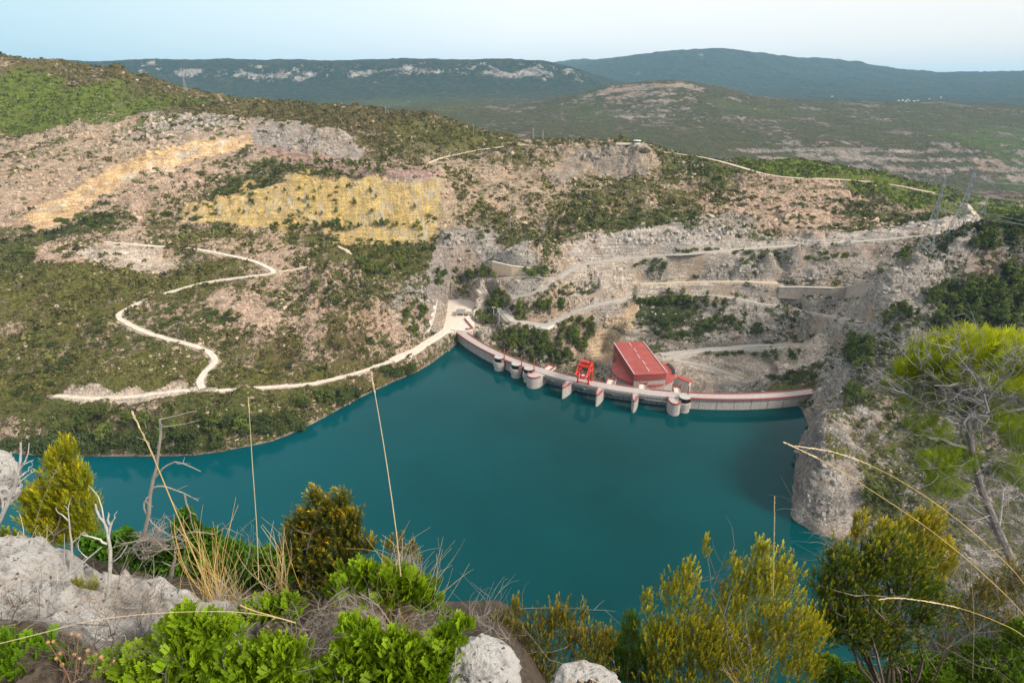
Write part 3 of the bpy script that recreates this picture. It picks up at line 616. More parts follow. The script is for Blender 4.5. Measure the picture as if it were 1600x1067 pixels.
mp = n.new('ShaderNodeMapping'); mp.inputs['Scale'].default_value = (0.5, 0.9, 0.5); l.new(geo.outputs['Position'], mp.inputs[0])
w1 = n.new('ShaderNodeTexNoise'); w1.inputs['Scale'].default_value = 0.9; w1.inputs['Detail'].default_value = 4; l.new(mp.outputs[0], w1.inputs['Vector'])
bp = n.new('ShaderNodeBump'); bp.inputs['Strength'].default_value = 0.10; bp.inputs['Distance'].default_value = 0.25; l.new(w1.outputs[0], bp.inputs['Height']); l.new(bp.outputs[0], b.inputs['Normal'])
M_WATER = m
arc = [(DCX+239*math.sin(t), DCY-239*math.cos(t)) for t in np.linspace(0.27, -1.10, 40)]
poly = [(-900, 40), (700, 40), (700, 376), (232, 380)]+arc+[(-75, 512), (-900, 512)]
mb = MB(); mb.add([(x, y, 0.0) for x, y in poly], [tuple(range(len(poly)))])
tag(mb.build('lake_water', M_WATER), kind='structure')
# ------------------------------------------------------------------ roads laid on their benches
M_CHALK = simple('white_gravel', (.56, .50, .43), .95, .26, .35, .4)
M_TAN = simple('tan_gravel', (.52, .43, .33), .95, .18, .6, .3)
M_ASPHALT = simple('worn_grey_asphalt', (.37, .345, .32), .9, .12, .3)
def lay_road(key, mat, name, lift=0.0):
    P, half = ROADS[key]; d = np.gradient(P[:,:2], axis=0); d /= np.maximum(np.hypot(d[:,0], d[:,1])[:,None], 1e-6)
    nrm = np.c_[d[:,1], -d[:,0]]; V = []; wob = vnoise(np.arange(len(P))*0.6, np.zeros(len(P)), 3)*0.55
    for k, (o, z) in enumerate(((-1, -0.7), (-1, .10), (0, .16), (1, .10), (1, -0.7))):
        V.append(np.c_[P[:,:2]+nrm*(o*(half+wob*(1 if o > 0 else -1)))[:,None], P[:,2]+z+lift])
    V = np.stack(V, 1).reshape(-1, 3); n = len(P); i = np.arange(n*5).reshape(n, 5)
    Q = np.stack([i[:-1,:-1], i[:-1,1:], i[1:,1:], i[1:,:-1]], -1).reshape(-1, 4)
    o = bpy.data.objects.new(name, np_mesh(name, V, Q, mat, False)); COL.objects.link(o); tag(o, kind='structure')
for k, mat, nm in (('bank', M_CHALK, 'gravel_road'), ('approach', simple('pale_concrete_road', (.60, .53, .45), .92, .14, .3), 'concrete_road'), ('zigzag', M_CHALK, 'gravel_road'), ('loop', M_TAN, 'dirt_track'), ('main', M_ASPHALT, 'road'), ('lower', M_ASPHALT, 'road'), ('plant', M_ASPHALT, 'road'),
                   ('ramp', M_ASPHALT, 'road'), ('bench', M_TAN, 'dirt_track'), ('crest', M_TAN, 'dirt_track'), ('spur', M_TAN, 'dirt_track'), ('shelf', M_TAN, 'dirt_track'), ('upperlink', M_ASPHALT, 'road')):
    lay_road(k, mat, nm, {'crest': 1.5, 'shelf': .8, 'loop': .5, 'zigzag': .35, 'approach': .12}.get(k, .15))
# ------------------------------------------------------------------ materials of the works
M_CONC = simple('weathered_concrete', (.36, .335, .32), .9, .2, .5, .15, streak=.6, stain=(.20, .16, .15))
M_DECK = simple('deck_concrete', (.40, .345, .33), .9, .12, .4)
M_RED = simple('red_painted_parapet', (.27, .080, .080), .75, .25, .8)
M_CRANE = simple('red_crane_paint', (.52, .035, .022), .5, .15, 1.0)
M_DARK = simple('dark_steel', (.055, .058, .065), .6, .2, 1.0)
M_GLASSB = simple('dark_window_band', (.012, .013, .015), .25, .2, 1.0)
M_GREYROOF = simple('grey_roof', (.40, .38, .36), .85, .12, .8)
M_LIGHT = simple('pale_concrete', (.60, .55, .49), .9, .12, .5, streak=.3, stain=(.33, .27, .22))
M_WHITE = simple('white_paint', (.74, .73, .70), .7, .08, 1.0)
M_YELLOW = simple('yellow_paint', (.50, .34, .10), .6, .1, 1.0)
M_STEEL = simple('galvanised_steel', (.30, .31, .32), .55, .12, 1.0, metal=.3)
M_TIN = simple('red_sheet_roof', (.37, .088, .078), .6, .24, .10, streak=.35, stain=(.30, .13, .11))
M_TINW = simple('red_sheet_cladding', (.29, .075, .072), .55, .12, .2)
# ------------------------------------------------------------------ the dam (origin: centre of its arc)
dam = empty('arch_dam', (DCX, DCY, 0)); tag(dam, 'long curved concrete dam with red topped parapets across the lake', 'dam')
def pol(th, r, z): t = math.radians(th); return (DCX+(DR+r)*math.sin(t), DCY-(DR+r)*math.cos(t), z)
def sweep(prof, th0, th1, n):
    mb = MB(); mb.strip([[pol(t, r, z) for r, z in prof] for t in np.linspace(th0, th1, n)]); return mb
CREST = 9.8
WALLP = [(0, -30), (0, 8.0), (1.5, 8.6), (1.5, 9.4), (-7.2, 9.4), (-7.2, 8.0), (-6.4, 7.2), (-6.4, -45)]
BAYS = [(-33.7, -29.1), (-27.9, -23.1), (-21.9, -17.0), (-15.8, -11.3)]
sweep(WALLP, -63.5, -34.2, 60).build('wall', M_CONC, dam); sweep(WALLP, -10.6, 17.5, 50).build('wall', M_CONC, dam)
sweep([(1.5, 8.2), (1.5, 9.4), (-7.2, 9.4), (-7.2, 8.2)], -34.2, -10.6, 50).build('bridge_slab', M_CONC, dam)
sweep([(1.0, 9.404), (1.0, 9.55), (-6.7, 9.55), (-6.7, 9.404)], -63.5, 17.4, 140).build('deck', M_DECK, dam)
mb = sweep([(-1.2, 9.56), (-1.2, 9.62), (-1.5, 9.62), (-1.5, 9.56)], -62, 14, 120); mb2 = sweep([(-4.6, 9.56), (-4.6, 9.62), (-4.9, 9.62), (-4.9, 9.56)], -62, 14, 120)
mb.build('crane_rail', M_STEEL, dam); mb2.build('crane_rail', M_STEEL, dam)
PAR = [(1.7, 9.0), (1.7, 10.25), (1.1, 10.25), (1.1, 9.56)]
for a, b_ in ((-63.2, -45.6), (-43.2, -41.0), (-38.6, -36.4), (-7.0, 17.2)): sweep(PAR, a, b_, max(4, int((b_-a)*2))).build('parapet', M_RED, dam)
DP = [(-7.4, 9.0), (-6.75, 9.0), (-6.75, 10.4), (-7.4, 10.4)]
EDG = [-62.6, -35.6, -33.0, -28.6, -25.8, -22.6, -20.2, -16.7, -14.2, -10.3, -7.9, 17.2]
for a, b_ in zip(EDG[0::2], EDG[1::2]): sweep(DP, a, b_, max(4, int((b_-a)*2))).build('parapet', M_RED, dam)
# joints of the wall: shallow raised ribs between the cast blocks
for t in list(np.arange(-62, -46, 3.1))+list(np.arange(-5.5, 14.5, 3.0)):
    mb = MB(); mb.strip([[pol(t-.03, .003, z), pol(t-.03, .10, z), pol(t+.03, .10, z), pol(t+.03, .003, z)] for z in (-3, 7.9)]); mb.build('joint_strip', M_DARK, dam)
# piers, built once pointing upstream and turned round the arc
def local(name, mb, mat, th, parent=None):
    """mesh about the arc centre, at angle 0, then turned to its place"""
    o = mb.build(name, mat); o.parent = parent or dam
    if parent is None: o.rotation_euler = (0, 0, math.radians(th))
    return o
def pier_plan(w, nose, blunt):
    pts = []
    for k in range(13):
        s = k/12*math.pi; x = -math.cos(s)*w
        y = (math.sin(s)**(0.55 if blunt else 1.15))*nose
        pts.append((x, -(DR+1.2)-y))
    return pts
def ring(plan, t, z0, z1, skip=0):
    """low wall along an open plan line"""
    mb = MB(); P = np.array(plan); d = np.gradient(P, axis=0); d /= np.hypot(d[:,0], d[:,1])[:,None]; nn = np.c_[-d[:,1], d[:,0]]
    mb.strip([[(*(p-q*t*.1), z0), (*(p-q*t*.1), z1), (*(p+q*t), z1), (*(p+q*t), z0)] for p, q in zip(P, nn)]); return mb
def make_pier(th, w, nose, blunt):
    pl = pier_plan(w, nose, blunt); mb = MB(); mb.prism([(-w, -(DR-5.5)), *pl, (w, -(DR-5.5))], -30, 9.0)
    p = local('pier', mb, M_CONC, th)
    local('pier_parapet', ring(pl[1:-1] if not blunt else pl[:-1], .55, 8.9, 10.3), M_RED, th, p)
    mb = MB(); mb.prism([(q[0]*.9, q[1]*1) for q in pl_in(pl, .7)], 9.003, 9.12); local('pier_top', mb, M_DECK, th, p)
    return p
def pl_in(pl, t):
    c = np.mean(pl, axis=0); return [tuple(c+(np.array(q)-c)*(1-t/max(1, np.hypot(*(np.array(q)-c))))) for q in pl]
p0 = make_pier(-28.5, 2.5, 14.0, False)
def copy_tree(o, parent=None):
    c = o.copy(); COL.objects.link(c); c.parent = parent
    for ch in list(o.children):
        if ch is not c: copy_tree(ch, c)
    return c
for th in (-22.5, -16.4):
    p = copy_tree(p0, dam); p.rotation_euler = (0, 0, math.radians(th))
make_pier(-35.1, 6.2, 12.5, True); make_pier(-9.9, 4.8, 11.5, True)
# spillway bays: gates, steel walkways, girders
for a, b_ in BAYS:
    g = sweep([(-5.0, -12), (-2.6, -4), (-2.0, 2.0), (-2.4, 2.0), (-3.2, -4), (-5.6, -12)], a-.4, b_+.4, 8).build('spillway_gate', simple('gate_steel', (.16, .20, .24), .5, .15, .6) if a < -33 else bpy.data.materials['gate_steel'], dam)
    for k in range(5):
        mb = MB(); t = a+(b_-a)*(k+.5)/5; mb.strip([[pol(t-.06, -2.0, z), pol(t-.06, -1.6, z), pol(t+.06, -1.6, z), pol(t+.06, -2.0, z)] for z in (-4, 2.05)]); mb.build('rib', M_DARK, g)
    sweep([(.4, 5.0), (.4, 7.4), (-.8, 7.4), (-.8, 5.0)], a-.3, b_+.3, 10).build('girder', M_CONC, dam)
    wk = sweep([(1.55, 7.5), (3.6, 7.5), (3.6, 7.9), (1.55, 7.9)], a-.2, b_+.2, 10).build('walkway', M_DARK, dam)
    mb = MB(); n = 14
    for r, z in ((3.5, 9.1), (3.5, 8.5)):
        mb.tube([pol(t, r, z) for t in np.linspace(a-.2, b_+.2, 10)], .09, 4)
    for t in np.linspace(a-.2, b_+.2, n): mb.tube([pol(t, 3.5, 7.9), pol(t, 3.5, 9.1)], .07, 4)
    mb.build('handrail', M_STEEL, wk)
    for k in range(6):
        mb = MB(); t = a+(b_-a)*(k+.5)/6; mb.strip([[pol(t-.28, .405, z), pol(t-.28, .75, z), pol(t+.28, .75, z), pol(t+.28, .405, z)] for z in (5.4, 6.9)]); mb.build('bracket', M_LIGHT, wk)
# intake towers with their dark glazed drums and red masts
def make_tower(th, r0=3.4):
    c = (0, -(DR+r0)); circ = lambda R, n=28: [(c[0]+R*math.cos(2*math.pi*k/n), c[1]+R*math.sin(2*math.pi*k/n)) for k in range(n)]
    mb = MB(); mb.prism(circ(4.3), -30, 3.9); mb.prism(circ(5.1), 3.9, 7.6); mb.prism(circ(4.1), 7.6, 8.3)
    t = local('intake_tower', mb, M_CONC, th)
    mb = MB(); mb.prism(circ(4.05), 8.303, 11.6); local('window_band', mb, M_GLASSB, th, t)
    mb = MB(); mb.prism(circ(4.06), 11.603, 11.9); local('roof', mb, M_GREYROOF, th, t)
    mb = MB(); mb.tube([(2.6, -(DR-.2), 9.5), (2.6, -(DR-.2), 19.0)], .42, 8); local('mast', mb, M_RED, th, t)
    mb = MB(); mb.box((4.4, -(DR+3.2), 9.4), (.8, 4.4, 2.2)); local('stair_block', mb, M_RED, th, t)
    return t
t0 = make_tower(-44.4)
for th in (-39.9, -36.9, -8.2): o = copy_tree(t0, dam); o.rotation_euler = (0, 0, math.radians(th))
# downstream hoist platforms with red railings
def make_platform(th):
    y = -(DR-11.2); mb = MB(); mb.box((0, y, 8.3), (6.6, 9.0, 1.6)); mb.box((0, y+1.0, 2.0), (5.0, 5.5, 11.0))
    p = local('hoist_platform', mb, M_LIGHT, th)
    mb = MB()
    for s in (-1, 1): mb.box((s*3.0, y+.1, 9.9), (.55, 8.6, 1.4)); mb.box((s*3.0, y+4.0, 11.0), (.7, .7, 2.2))
    mb.box((0, y+4.15, 9.9), (5.4, .5, 1.4)); local('platform_railing', mb, M_RED, th, p)
    return p
h0 = make_platform(-34.3)
for th in (-27.2, -21.4, -15.4, -9.1): o = copy_tree(h0, dam); o.rotation_euler = (0, 0, math.radians(th))
# ------------------------------------------------------------------ red gantry crane on the deck
th = math.radians(-26.0); base = pol(-26.0, -3.0, 9.63)
cr = empty('gantry_crane', base, th); tag(cr, 'tall bright red steel gantry crane standing on the dam deck', 'gantry crane')
def cpt(x, y, z): return (base[0]+x*math.cos(th)-y*math.sin(th), base[1]+x*math.sin(th)+y*math.cos(th), base[2]+z)
def cbar(mb, a, b_, w): mb.tube([cpt(*a), cpt(*b_)], w*.62, 4)
LX, LY = 4.4, 3.6
for sx in (-1, 1):
    for sy in (-1, 1):
        mb = MB(); cbar(mb, (sx*LX, sy*LY, .4), (sx*LX*.96, sy*LY, 15.5), 1.05); mb.box(cpt(sx*LX, sy*LY, .3), (2.2, 1.2, .6), th); mb.build('leg', M_CRANE, cr)
mb = MB()
for sy in (-1, 1): cbar(mb, (-LX, sy*LY, .8), (LX, sy*LY, .8), .7)
mb.build('sill_beam', M_CRANE, cr)
mb = MB()
for z in (15.2,):
    for sy in (-1, 1): cbar(mb, (-LX-.5, sy*LY, z), (LX+.5, sy*LY, z), 1.2)
    for sx in (-1, 1): cbar(mb, (sx*LX, -LY-.5, z), (sx*LX, LY+.5, z), 1.2)
mb.build('top_frame', M_CRANE, cr)
mb = MB(); z = 9.6
for sx in (-1, 1): cbar(mb, (sx*LX, -LY-7.0, z), (sx*LX, LY+2.0, z), .95)
cbar(mb, (-LX-.3, -LY-7.0, z), (LX+.3, -LY-7.0, z), .95); cbar(mb, (-LX-.3, LY+2, z), (LX+.3, LY+2, z), .9)
mb.build('cantilever_frame', M_CRANE, cr)
mb = MB()
for sx in (-1, 1): cbar(mb, (sx*LX, -LY, 15), (sx*LX, -LY-6.6, 9.8), .5); cbar(mb, (sx*LX, -LY, 9.6), (sx*LX, LY, 15), .45)
mb.build('brace', M_CRANE, cr)
mb = MB(); mb.box(cpt(0, 0, 16.6), (5.2, 3.2, 2.0), th); mb.tube([cpt(-2, 0, 16.3), cpt(2, 0, 16.3)], .9, 10); mb.build('hoist', M_CRANE, cr)
mb = MB(); mb.box(cpt(LX-1.2, LY+1.6, 8.0), (2.4, 2.4, 2.6), th); c_ = mb.build('cab', M_CRANE, cr)
mb = MB(); mb.box(cpt(LX-1.2, LY+.34, 8.2), (1.8, .1, 1.3), th); mb.build('window', M_GLASSB, c_)
mb = MB()
for s in (-.3, .3): cbar(mb, (LX+.9+s, LY+.9, 0), (LX+.9+s, LY+.9, 14), .14)
for k in range(22): cbar(mb, (LX+.6, LY+.9, .5+k*.6), (LX+1.2, LY+.9, .5+k*.6), .08)
mb.build('ladder', M_YELLOW, cr)
# ------------------------------------------------------------------ powerhouse below the dam
PHC = (114.3, 463.0); pr = math.atan2(6.5, 65.5); ph = empty('powerhouse', (PHC[0], PHC[1], -30), pr)
tag(ph, 'powerhouse with long red sheet metal roof on round concrete drum', 'building')
def ppt(x, y, z): return (PHC[0]+x*math.cos(pr)-y*math.sin(pr), PHC[1]+x*math.sin(pr)+y*math.cos(pr), z)
W2, L2 = 14.0, 33.0
front = [(W2*math.sin(a)/math.sin(.5), -L2-(math.cos(a)-math.cos(.5))*9) for a in np.linspace(-.5, .5, 11)]
plan = [(-W2, L2)]+front+[(W2, L2)]
mb = MB(); mb.prism([ppt(x*.985, y*.995, 0)[:2] for x, y in plan], -45, -6.5); wl_ = mb.build('wall', M_CONC, ph)
mb = MB(); mb.prism([ppt(x, y, 0)[:2] for x, y in plan], -6.497, -.6); 
for s in (-1, 1):
    for k in range(34): y = -L2+1+k*1.9; mb.box(ppt(s*(W2+.06), y, -3.6), (.16, .18, 5.6), pr)
for x, y in [(front[i][0]*(1-f)+front[i+1][0]*f, front[i][1]*(1-f)+front[i+1][1]*f) for i in range(10) for f in (0, .5)]: mb.box(ppt(x, y-.05, -3.6), (.18, .16, 5.6), pr)
mb.build('cladding', M_TINW, ph)
mb = MB(); mb.prism([ppt(-W2-.06, -L2+2, 0)[:2], ppt(-W2+.2, -L2+2, 0)[:2], ppt(-W2+.2, L2, 0)[:2], ppt(-W2-.06, L2, 0)[:2]][::1], -21, -6.6); mb.build('side_cladding', M_TINW, ph)
plr = [(x*1.02, y*1.006) for x, y in plan]; mb = MB(); n = len(plr)
nx = 24; rows = [(-L2-1.3, 1), (-L2+1, .0), (L2+.3, 0)]
xs = np.linspace(-W2*1.03, W2*1.03, nx+1)
def fy(x): a = math.asin(max(-1, min(1, x/(W2*1.03)))*math.sin(.5)); return -L2-(math.cos(a)-math.cos(.5))*9-.5
sec = []
for x in xs:
    z = .35-abs(x)/W2*.55
    sec.append([ppt(x, fy(x), z-.45), ppt(x, fy(x), z), ppt(x, L2+.4, z), ppt(x, L2+.4, z-.45)])
mb.strip(sec); rf = mb.build('roof', M_TIN, ph)
mb = MB()
for x in xs[1:-1]:
    z = .35-abs(x)/W2*.55; a, b_ = ppt(x, fy(x)+.3, z+.05), ppt(x, L2+.2, z+.05); mb.tube([a, b_], .10, 4)
mb.build('seam', M_TINW, rf)
M_SKY = simple('rooflight', (.56, .38, .38), .35, .1, 1)
for k in range(5):
    mb = MB(); y = L2-3-k*13.0; mb.box(ppt(.4 if k % 2 else -.4, y-4, .55), (.8, 8.6, .4), pr); mb.build('skylight', M_SKY, rf)
mb = MB()
for s in (-1, 1): mb.box(ppt(s*W2*1.02, 0, .25), (.7, 2*L2, .5), pr)
mb.build('gutter', simple('pale_flashing', (.58, .42, .40), .6, .1, 1), rf)
dc = (118.0, 457.0); cc = lambda R, n=64: [(dc[0]+R*math.cos(2*math.pi*k/n), dc[1]+R*math.sin(2*math.pi*k/n)) for k in range(n)]
mb = MB(); mb.prism(cc(27.2), -45, -12.4); dr = mb.build('drum_wall', M_CONC, ph)
mb = MB(); n = 64
for R, z in (): pass
V = [(*p, -12.4) for p in cc(28.3)]+[(*p, -10.3) for p in cc(28.3)]+[(*p, -8.9) for p in cc(12)]
mb.add(V, [(k, (k+1) % n, n+(k+1) % n, n+k) for k in range(n)]+[(n+k, n+(k+1) % n, 2*n+(k+1) % n, 2*n+k) for k in range(n)]+[tuple(range(n-1, -1, -1))]); dr2 = mb.build('drum_roof', M_TIN, ph)
mb = MB()
for k in range(48):
    a = 2*math.pi*k/48; mb.tube([(dc[0]+28.2*math.cos(a), dc[1]+28.2*math.sin(a), -10.2), (dc[0]+13*math.cos(a), dc[1]+13*math.sin(a), -8.9)], .16, 4)
mb.build('seam', M_TINW, dr2)
mb = MB()
for a in (205, 222, 238): a = math.radians(a); mb.box((dc[0]+27.3*math.cos(a), dc[1]+27.3*math.sin(a), -24), (.4, 3.0, 5.0), a)
mb.build('door', M_RED, ph)
mb = MB(); mb.box(ppt(-W2-.2, L2-6, -16), (.4, 5, 8.5), pr); mb.build('door', M_RED, ph)
mb = MB()
for k in range(7): mb.box((dc[0]+26*math.cos(.35-k*.12), dc[1]+26*math.sin(.35-k*.12), -8.6), (2.6, 1.2, 1.3), .35-k*.12)
mb.build('vent_row', M_DARK, dr2)
mb = MB(); mb.prism([(146, 447), (154, 438), (157, 441), (149, 450)], -40, -12.5); an = mb.build('annex', M_LIGHT, ph); mb = MB(); mb.prism([(145, 447), (154, 436.5), (158.2, 441), (149.2, 451)], -12.497, -11.9); mb.build('annex_roof', M_TIN, ph)
# ------------------------------------------------------------------ walls, yard, small buildings
def wall(name, pts, z_top, z_bot, t, mat, label, cat='wall', cap=None):
    """upright wall along traced points (plan) from z_bot to z_top"""
    P = np.array([p[:2] for p in pts]); d = np.gradient(P, axis=0); d /= np.hypot(d[:,0], d[:,1])[:,None]; nn = np.c_[d[:,1], -d[:,0]]
    zt = np.broadcast_to(z_top, (len(P),)); zb = np.broadcast_to(z_bot, (len(P),)); mb = MB()
    mb.strip([[(*(p-q*t/2), b_), (*(p-q*t/2), a), (*(p+q*t/2), a), (*(p+q*t/2), b_)] for p, q, a, b_ in zip(P, nn, zt, zb)])
    if cap is None: return tag(mb.build(name, mat), label, cat)
    r = empty(name, (*P[0], float(zb[0]))); tag(r, label, cat); mb.build('wall_face', mat, r)
    mb = MB(); t2 = t*1.3
    mb.strip([[(*(p-q*t2/2), a+.003), (*(p-q*t2/2), a+.5), (*(p+q*t2/2), a+.5), (*(p+q*t2/2), a+.003)] for p, q, a in zip(P, nn, zt)]); mb.build('coping', cap, r); return r
mb = MB(); mb.prism([tuple(q[:2]) for q in YARD][::-1], 8, 12.3); tag(mb.build('concrete_yard', simple('yard_concrete', (.58, .52, .46), .9, .12, .25)), kind='structure')
Z = 12.3
wall('retaining_wall', [at_z(x, y, Z) for x, y in ((727, 499), (733, 494), (742, 487), (752, 479))], 13.2, 0, .9, M_LIGHT, 'tall cream retaining wall beside the white yard above the dam', 'wall', M_LIGHT)
wall('parapet_wall', [at_z(x, y, Z) for x, y in ((752, 478.5), (746, 473), (736, 469.5), (727, 468))], 13.4, 8, .7, M_GREYROOF, 'low grey curved wall at the back edge of the yard', 'wall')
wall('red_parapet', [at_z(x, y, Z) for x, y in ((726.5, 499.5), (732, 506), (739, 514), (730, 515.5), (728, 514.5))], 13.3, 6, .8, M_RED, 'red topped low wall zigzagging where yard meets dam', 'wall', M_RED)
wall('bank_wall', [at_z(x, y, 12.3) for x, y in ((711.5, 516.5), (703, 516), (695, 521), (680, 531.5), (660, 546), (640, 559))], 12.9, 3.0, 1.2, M_LIGHT, 'cream stone quay wall under the road left of the dam', 'wall', M_LIGHT)
bp_ = at_z(719, 494, Z); hb = empty('pavilion', tuple(bp_), math.radians(-4)); tag(hb, 'small flat roofed grey building alone on the white yard', 'building')
mb = MB(); mb.box((bp_[0], bp_[1]+4, Z+1.7), (7.4, 9.4, 3.4), math.radians(-4)); mb.build('wall', M_LIGHT, hb)
mb = MB(); mb.box((bp_[0], bp_[1]+4, Z+3.65), (9.0, 12.0, .5), math.radians(-4)); mb.build('roof', simple('dark_grey_roof', (.24, .22, .205), .9, .15, 1.0), hb)
mb = MB(); mb.box((bp_[0]+.2, bp_[1]-.75, Z+1.9), (5.6, .2, 1.4), math.radians(-4)); mb.build('window', M_GLASSB, hb)
mb = MB(); mb.box((bp_[0]+9.2, bp_[1]+3.0, Z+2.2), (9.0, 7.0, .3), math.radians(-8))
for x in (5.4, 13): 
    for y in (0, 6): mb.box((bp_[0]+x, bp_[1]+y, Z+1.05), (.4, .4, 2.1))
mb.build('pergola', simple('pergola_timber', (.27, .22, .19), .85, .2, 2.0), hb)
q = at_z(719.5, 467, Z); gb = empty('gate_booth', tuple(q)); tag(gb, 'tiny pale gate booth with blue grey roof at the yard entrance', 'booth')
mb = MB(); mb.box((q[0], q[1], Z+1.5), (3.6, 3, 3)); mb.build('wall', M_WHITE, gb); mb = MB(); mb.box((q[0], q[1], Z+3.15), (4.4, 3.8, .3)); mb.build('roof', M_STEEL, gb); mb = MB(); mb.box((q[0], q[1]-1.53, Z+1.8), (2.4, .1, 1.1)); mb.build('window', M_GLASSB, gb)
g0, g1 = at_z(700, 468, Z), at_z(716, 466.5, Z); gt = empty('yard_gate', tuple(g0)); tag(gt, 'long dark barred gate closing the road behind the yard', 'gate')
mb = MB()
for z in (.4, 1.0, 1.7): mb.tube([(g0[0], g0[1], Z+z), (g1[0], g1[1], Z+z)], .12, 4)
mb.build('rail', M_STEEL, gt); mb = MB()
for f in np.linspace(0, 1, 7): mb.box((g0[0]+(g1[0]-g0[0])*f, g0[1]+(g1[1]-g0[1])*f, Z+.95), (.3, .3, 1.9))
mb.build('post', M_DARK, gt)
def gz(x, y): return float(T.sample(x, y))
# lower-road retaining wall, terraces, block wall, ramp guard
q = [T.hit(x, y) for x, y in ((834, 511), (845, 513), (856, 513), (866, 510))]
wall('retaining_wall', q, [v[2]+1.6 for v in q], [v[2]-9 for v in q], 1.0, M_WHITE, 'curved white retaining wall below the hairpin road', 'wall', M_LIGHT)
q = [T.hit(x, y) for x, y in ((770, 430), (800, 430), (836, 428))]; zt = [q[0][2]+15, q[0][2]+15.5, q[0][2]+14.5]
wall('block_wall', q, zt, [v[2]-3 for v in q], 2.0, simple('tan_blockwork', (.56, .44, .32), .9, .12, .4, .2, streak=.3, stain=(.38, .27, .18)), 'tan block wall stepped into the grey cutting above the yard', 'wall', M_LIGHT)
q = [T.hit(x, y) for x, y in ((1216, 459), (1250, 462), (1296, 464), (1322, 461), (1362, 455))]
wall('terrace_wall', q, [v[2]+h for v, h in zip(q, (7, 9, 9, 8, 6))], [v[2]-4 for v in q], 2.0, simple('banded_concrete', (.37, .32, .28), .9, .2, .3, .2, streak=.4, stain=(.28, .22, .19)), 'long banded concrete terrace wall below the right hillside', 'wall', M_LIGHT)
q = [T.hit(x, y) for x, y in ((1128, 578), (1146, 584), (1164, 590))]
wall('guard_wall', q, [v[2]+1.3 for v in q], [v[2]-2 for v in q], .8, M_YELLOW, 'low yellow guard wall along the ramp behind the dam', 'wall')
q = [at_z(x, y, -7) for x, y in ((1036, 559), (1060, 556), (1090, 553), (1130, 549), (1200, 546), (1286, 542))]; q = [T.hit(x, y) for x, y in ((1040, 559), (1090, 552), (1130, 548.5), (1200, 545.5), (1286, 541.5))]
wall('road_edge_wall', q, [v[2]+1.5 for v in q], [v[2]-4 for v in q], .8, M_LIGHT, 'pale low wall edging the road above the powerhouse', 'wall')
q = [T.hit(x, y) for x, y in ((898, 474), (918, 466), (936, 459), (948, 455))]
wall('stone_wall', q, [v[2]+3.0 for v in q], [v[2]-4 for v in q], 1.2, simple('brown_stone', (.40, .31, .24), .95, .2, .8, .3), 'brown stone wall on the slope above the hairpin road', 'wall')
q = [T.hit(x, y) for x, y in ((1172, 592), (1200, 592), (1180, 598))]
# white drainage channel down the slope left of the yard
q = [T.hit(x, y) for x, y in ((681, 466), (678, 485), (674, 503), (667, 521))]
P = resample(np.array(q), 3); mb = MB(); d = np.gradient(P[:,:2], axis=0); d /= np.hypot(d[:,0], d[:,1])[:,None]; nn = np.c_[d[:,1], -d[:,0]]; zs = smooth1(P[:,2], 4)
mb.strip([[(*(p[:2]-n_*1.7), z-1), (*(p[:2]-n_*1.7), z+.5), (*p[:2], z+.2), (*(p[:2]+n_*1.7), z+.5), (*(p[:2]+n_*1.7), z-1)] for p, n_, z in zip(P, nn, zs)]); tag(mb.build('drainage_channel', M_LIGHT), 'white concrete drainage channel down the slope by the yard', 'channel')
# ------------------------------------------------------------------ lookout on the crag, mast lamps, village
q = at_y(995, 227.5, 879); q[2] = max(q[2], gz(q[0], q[1])-.5); lo = empty('lookout', tuple(q)); tag(lo, 'white round lookout building with dark windows on the crag top', 'building')
cir = lambda c, R, n=20: [(c[0]+R*math.cos(2*math.pi*k/n), c[1]+R*math.sin(2*math.pi*k/n)) for k in range(n)]
mb = MB(); mb.prism(cir(q, 4.6), q[2]-4, q[2]+2.0); mb.build('wall', M_WHITE, lo); mb = MB(); mb.prism(cir(q, 4.4), q[2]+2.003, q[2]+4.2); mb.build('window', M_GLASSB, lo)
mb = MB(); mb.prism(cir(q, 5.6), q[2]+4.203, q[2]+5.2); mb.build('roof', M_WHITE, lo); mb = MB(); mb.box((q[0]-18, q[1]+1, q[2]+.4), (24, .8, 2.6)); mb.build('terrace_wall', M_LIGHT, lo)
def lamp_mast(x, y0, y1):
    b0 = T.hit(x, y1); top = at_y(x, y0, b0[1]); h = top[2]-b0[2]; r = empty('lamp_mast', tuple(b0)); mb = MB(); mb.tube([b0-np.array([0, 0, 1]), (b0[0], b0[1], b0[2]+h)], [.42, .3], 8); mb.build('pole', M_GREYROOF, r)
    mb = MB(); mb.box((b0[0], b0[1], b0[2]+h+.2), (3.4, .5, .5)); mb.build('crossarm', M_STEEL, r)
    mb = MB()
    for s in (-1.3, 1.3): mb.box((b0[0]+s, b0[1]-.3, b0[2]+h-.25), (.8, .8, .5))
    mb.build('lamp', M_WHITE, r); return r
tag(lamp_mast(771.5, 480, 505), 'grey lamp mast by the yard, the one nearer the retaining wall', 'lamp mast', 'lamp masts by the yard')
tag(lamp_mast(780, 482, 512), 'grey lamp mast by the yard, the one farther from the retaining wall', 'lamp mast', 'lamp masts by the yard')
vill = random.Random(5)
spots = [(1404, 158), (1410, 157.5), (1415, 159), (1421, 158), (1428, 158.5), (1434, 157.5), (1418, 156.5), (1300, 151.5), (1452, 155), (1470, 153)]
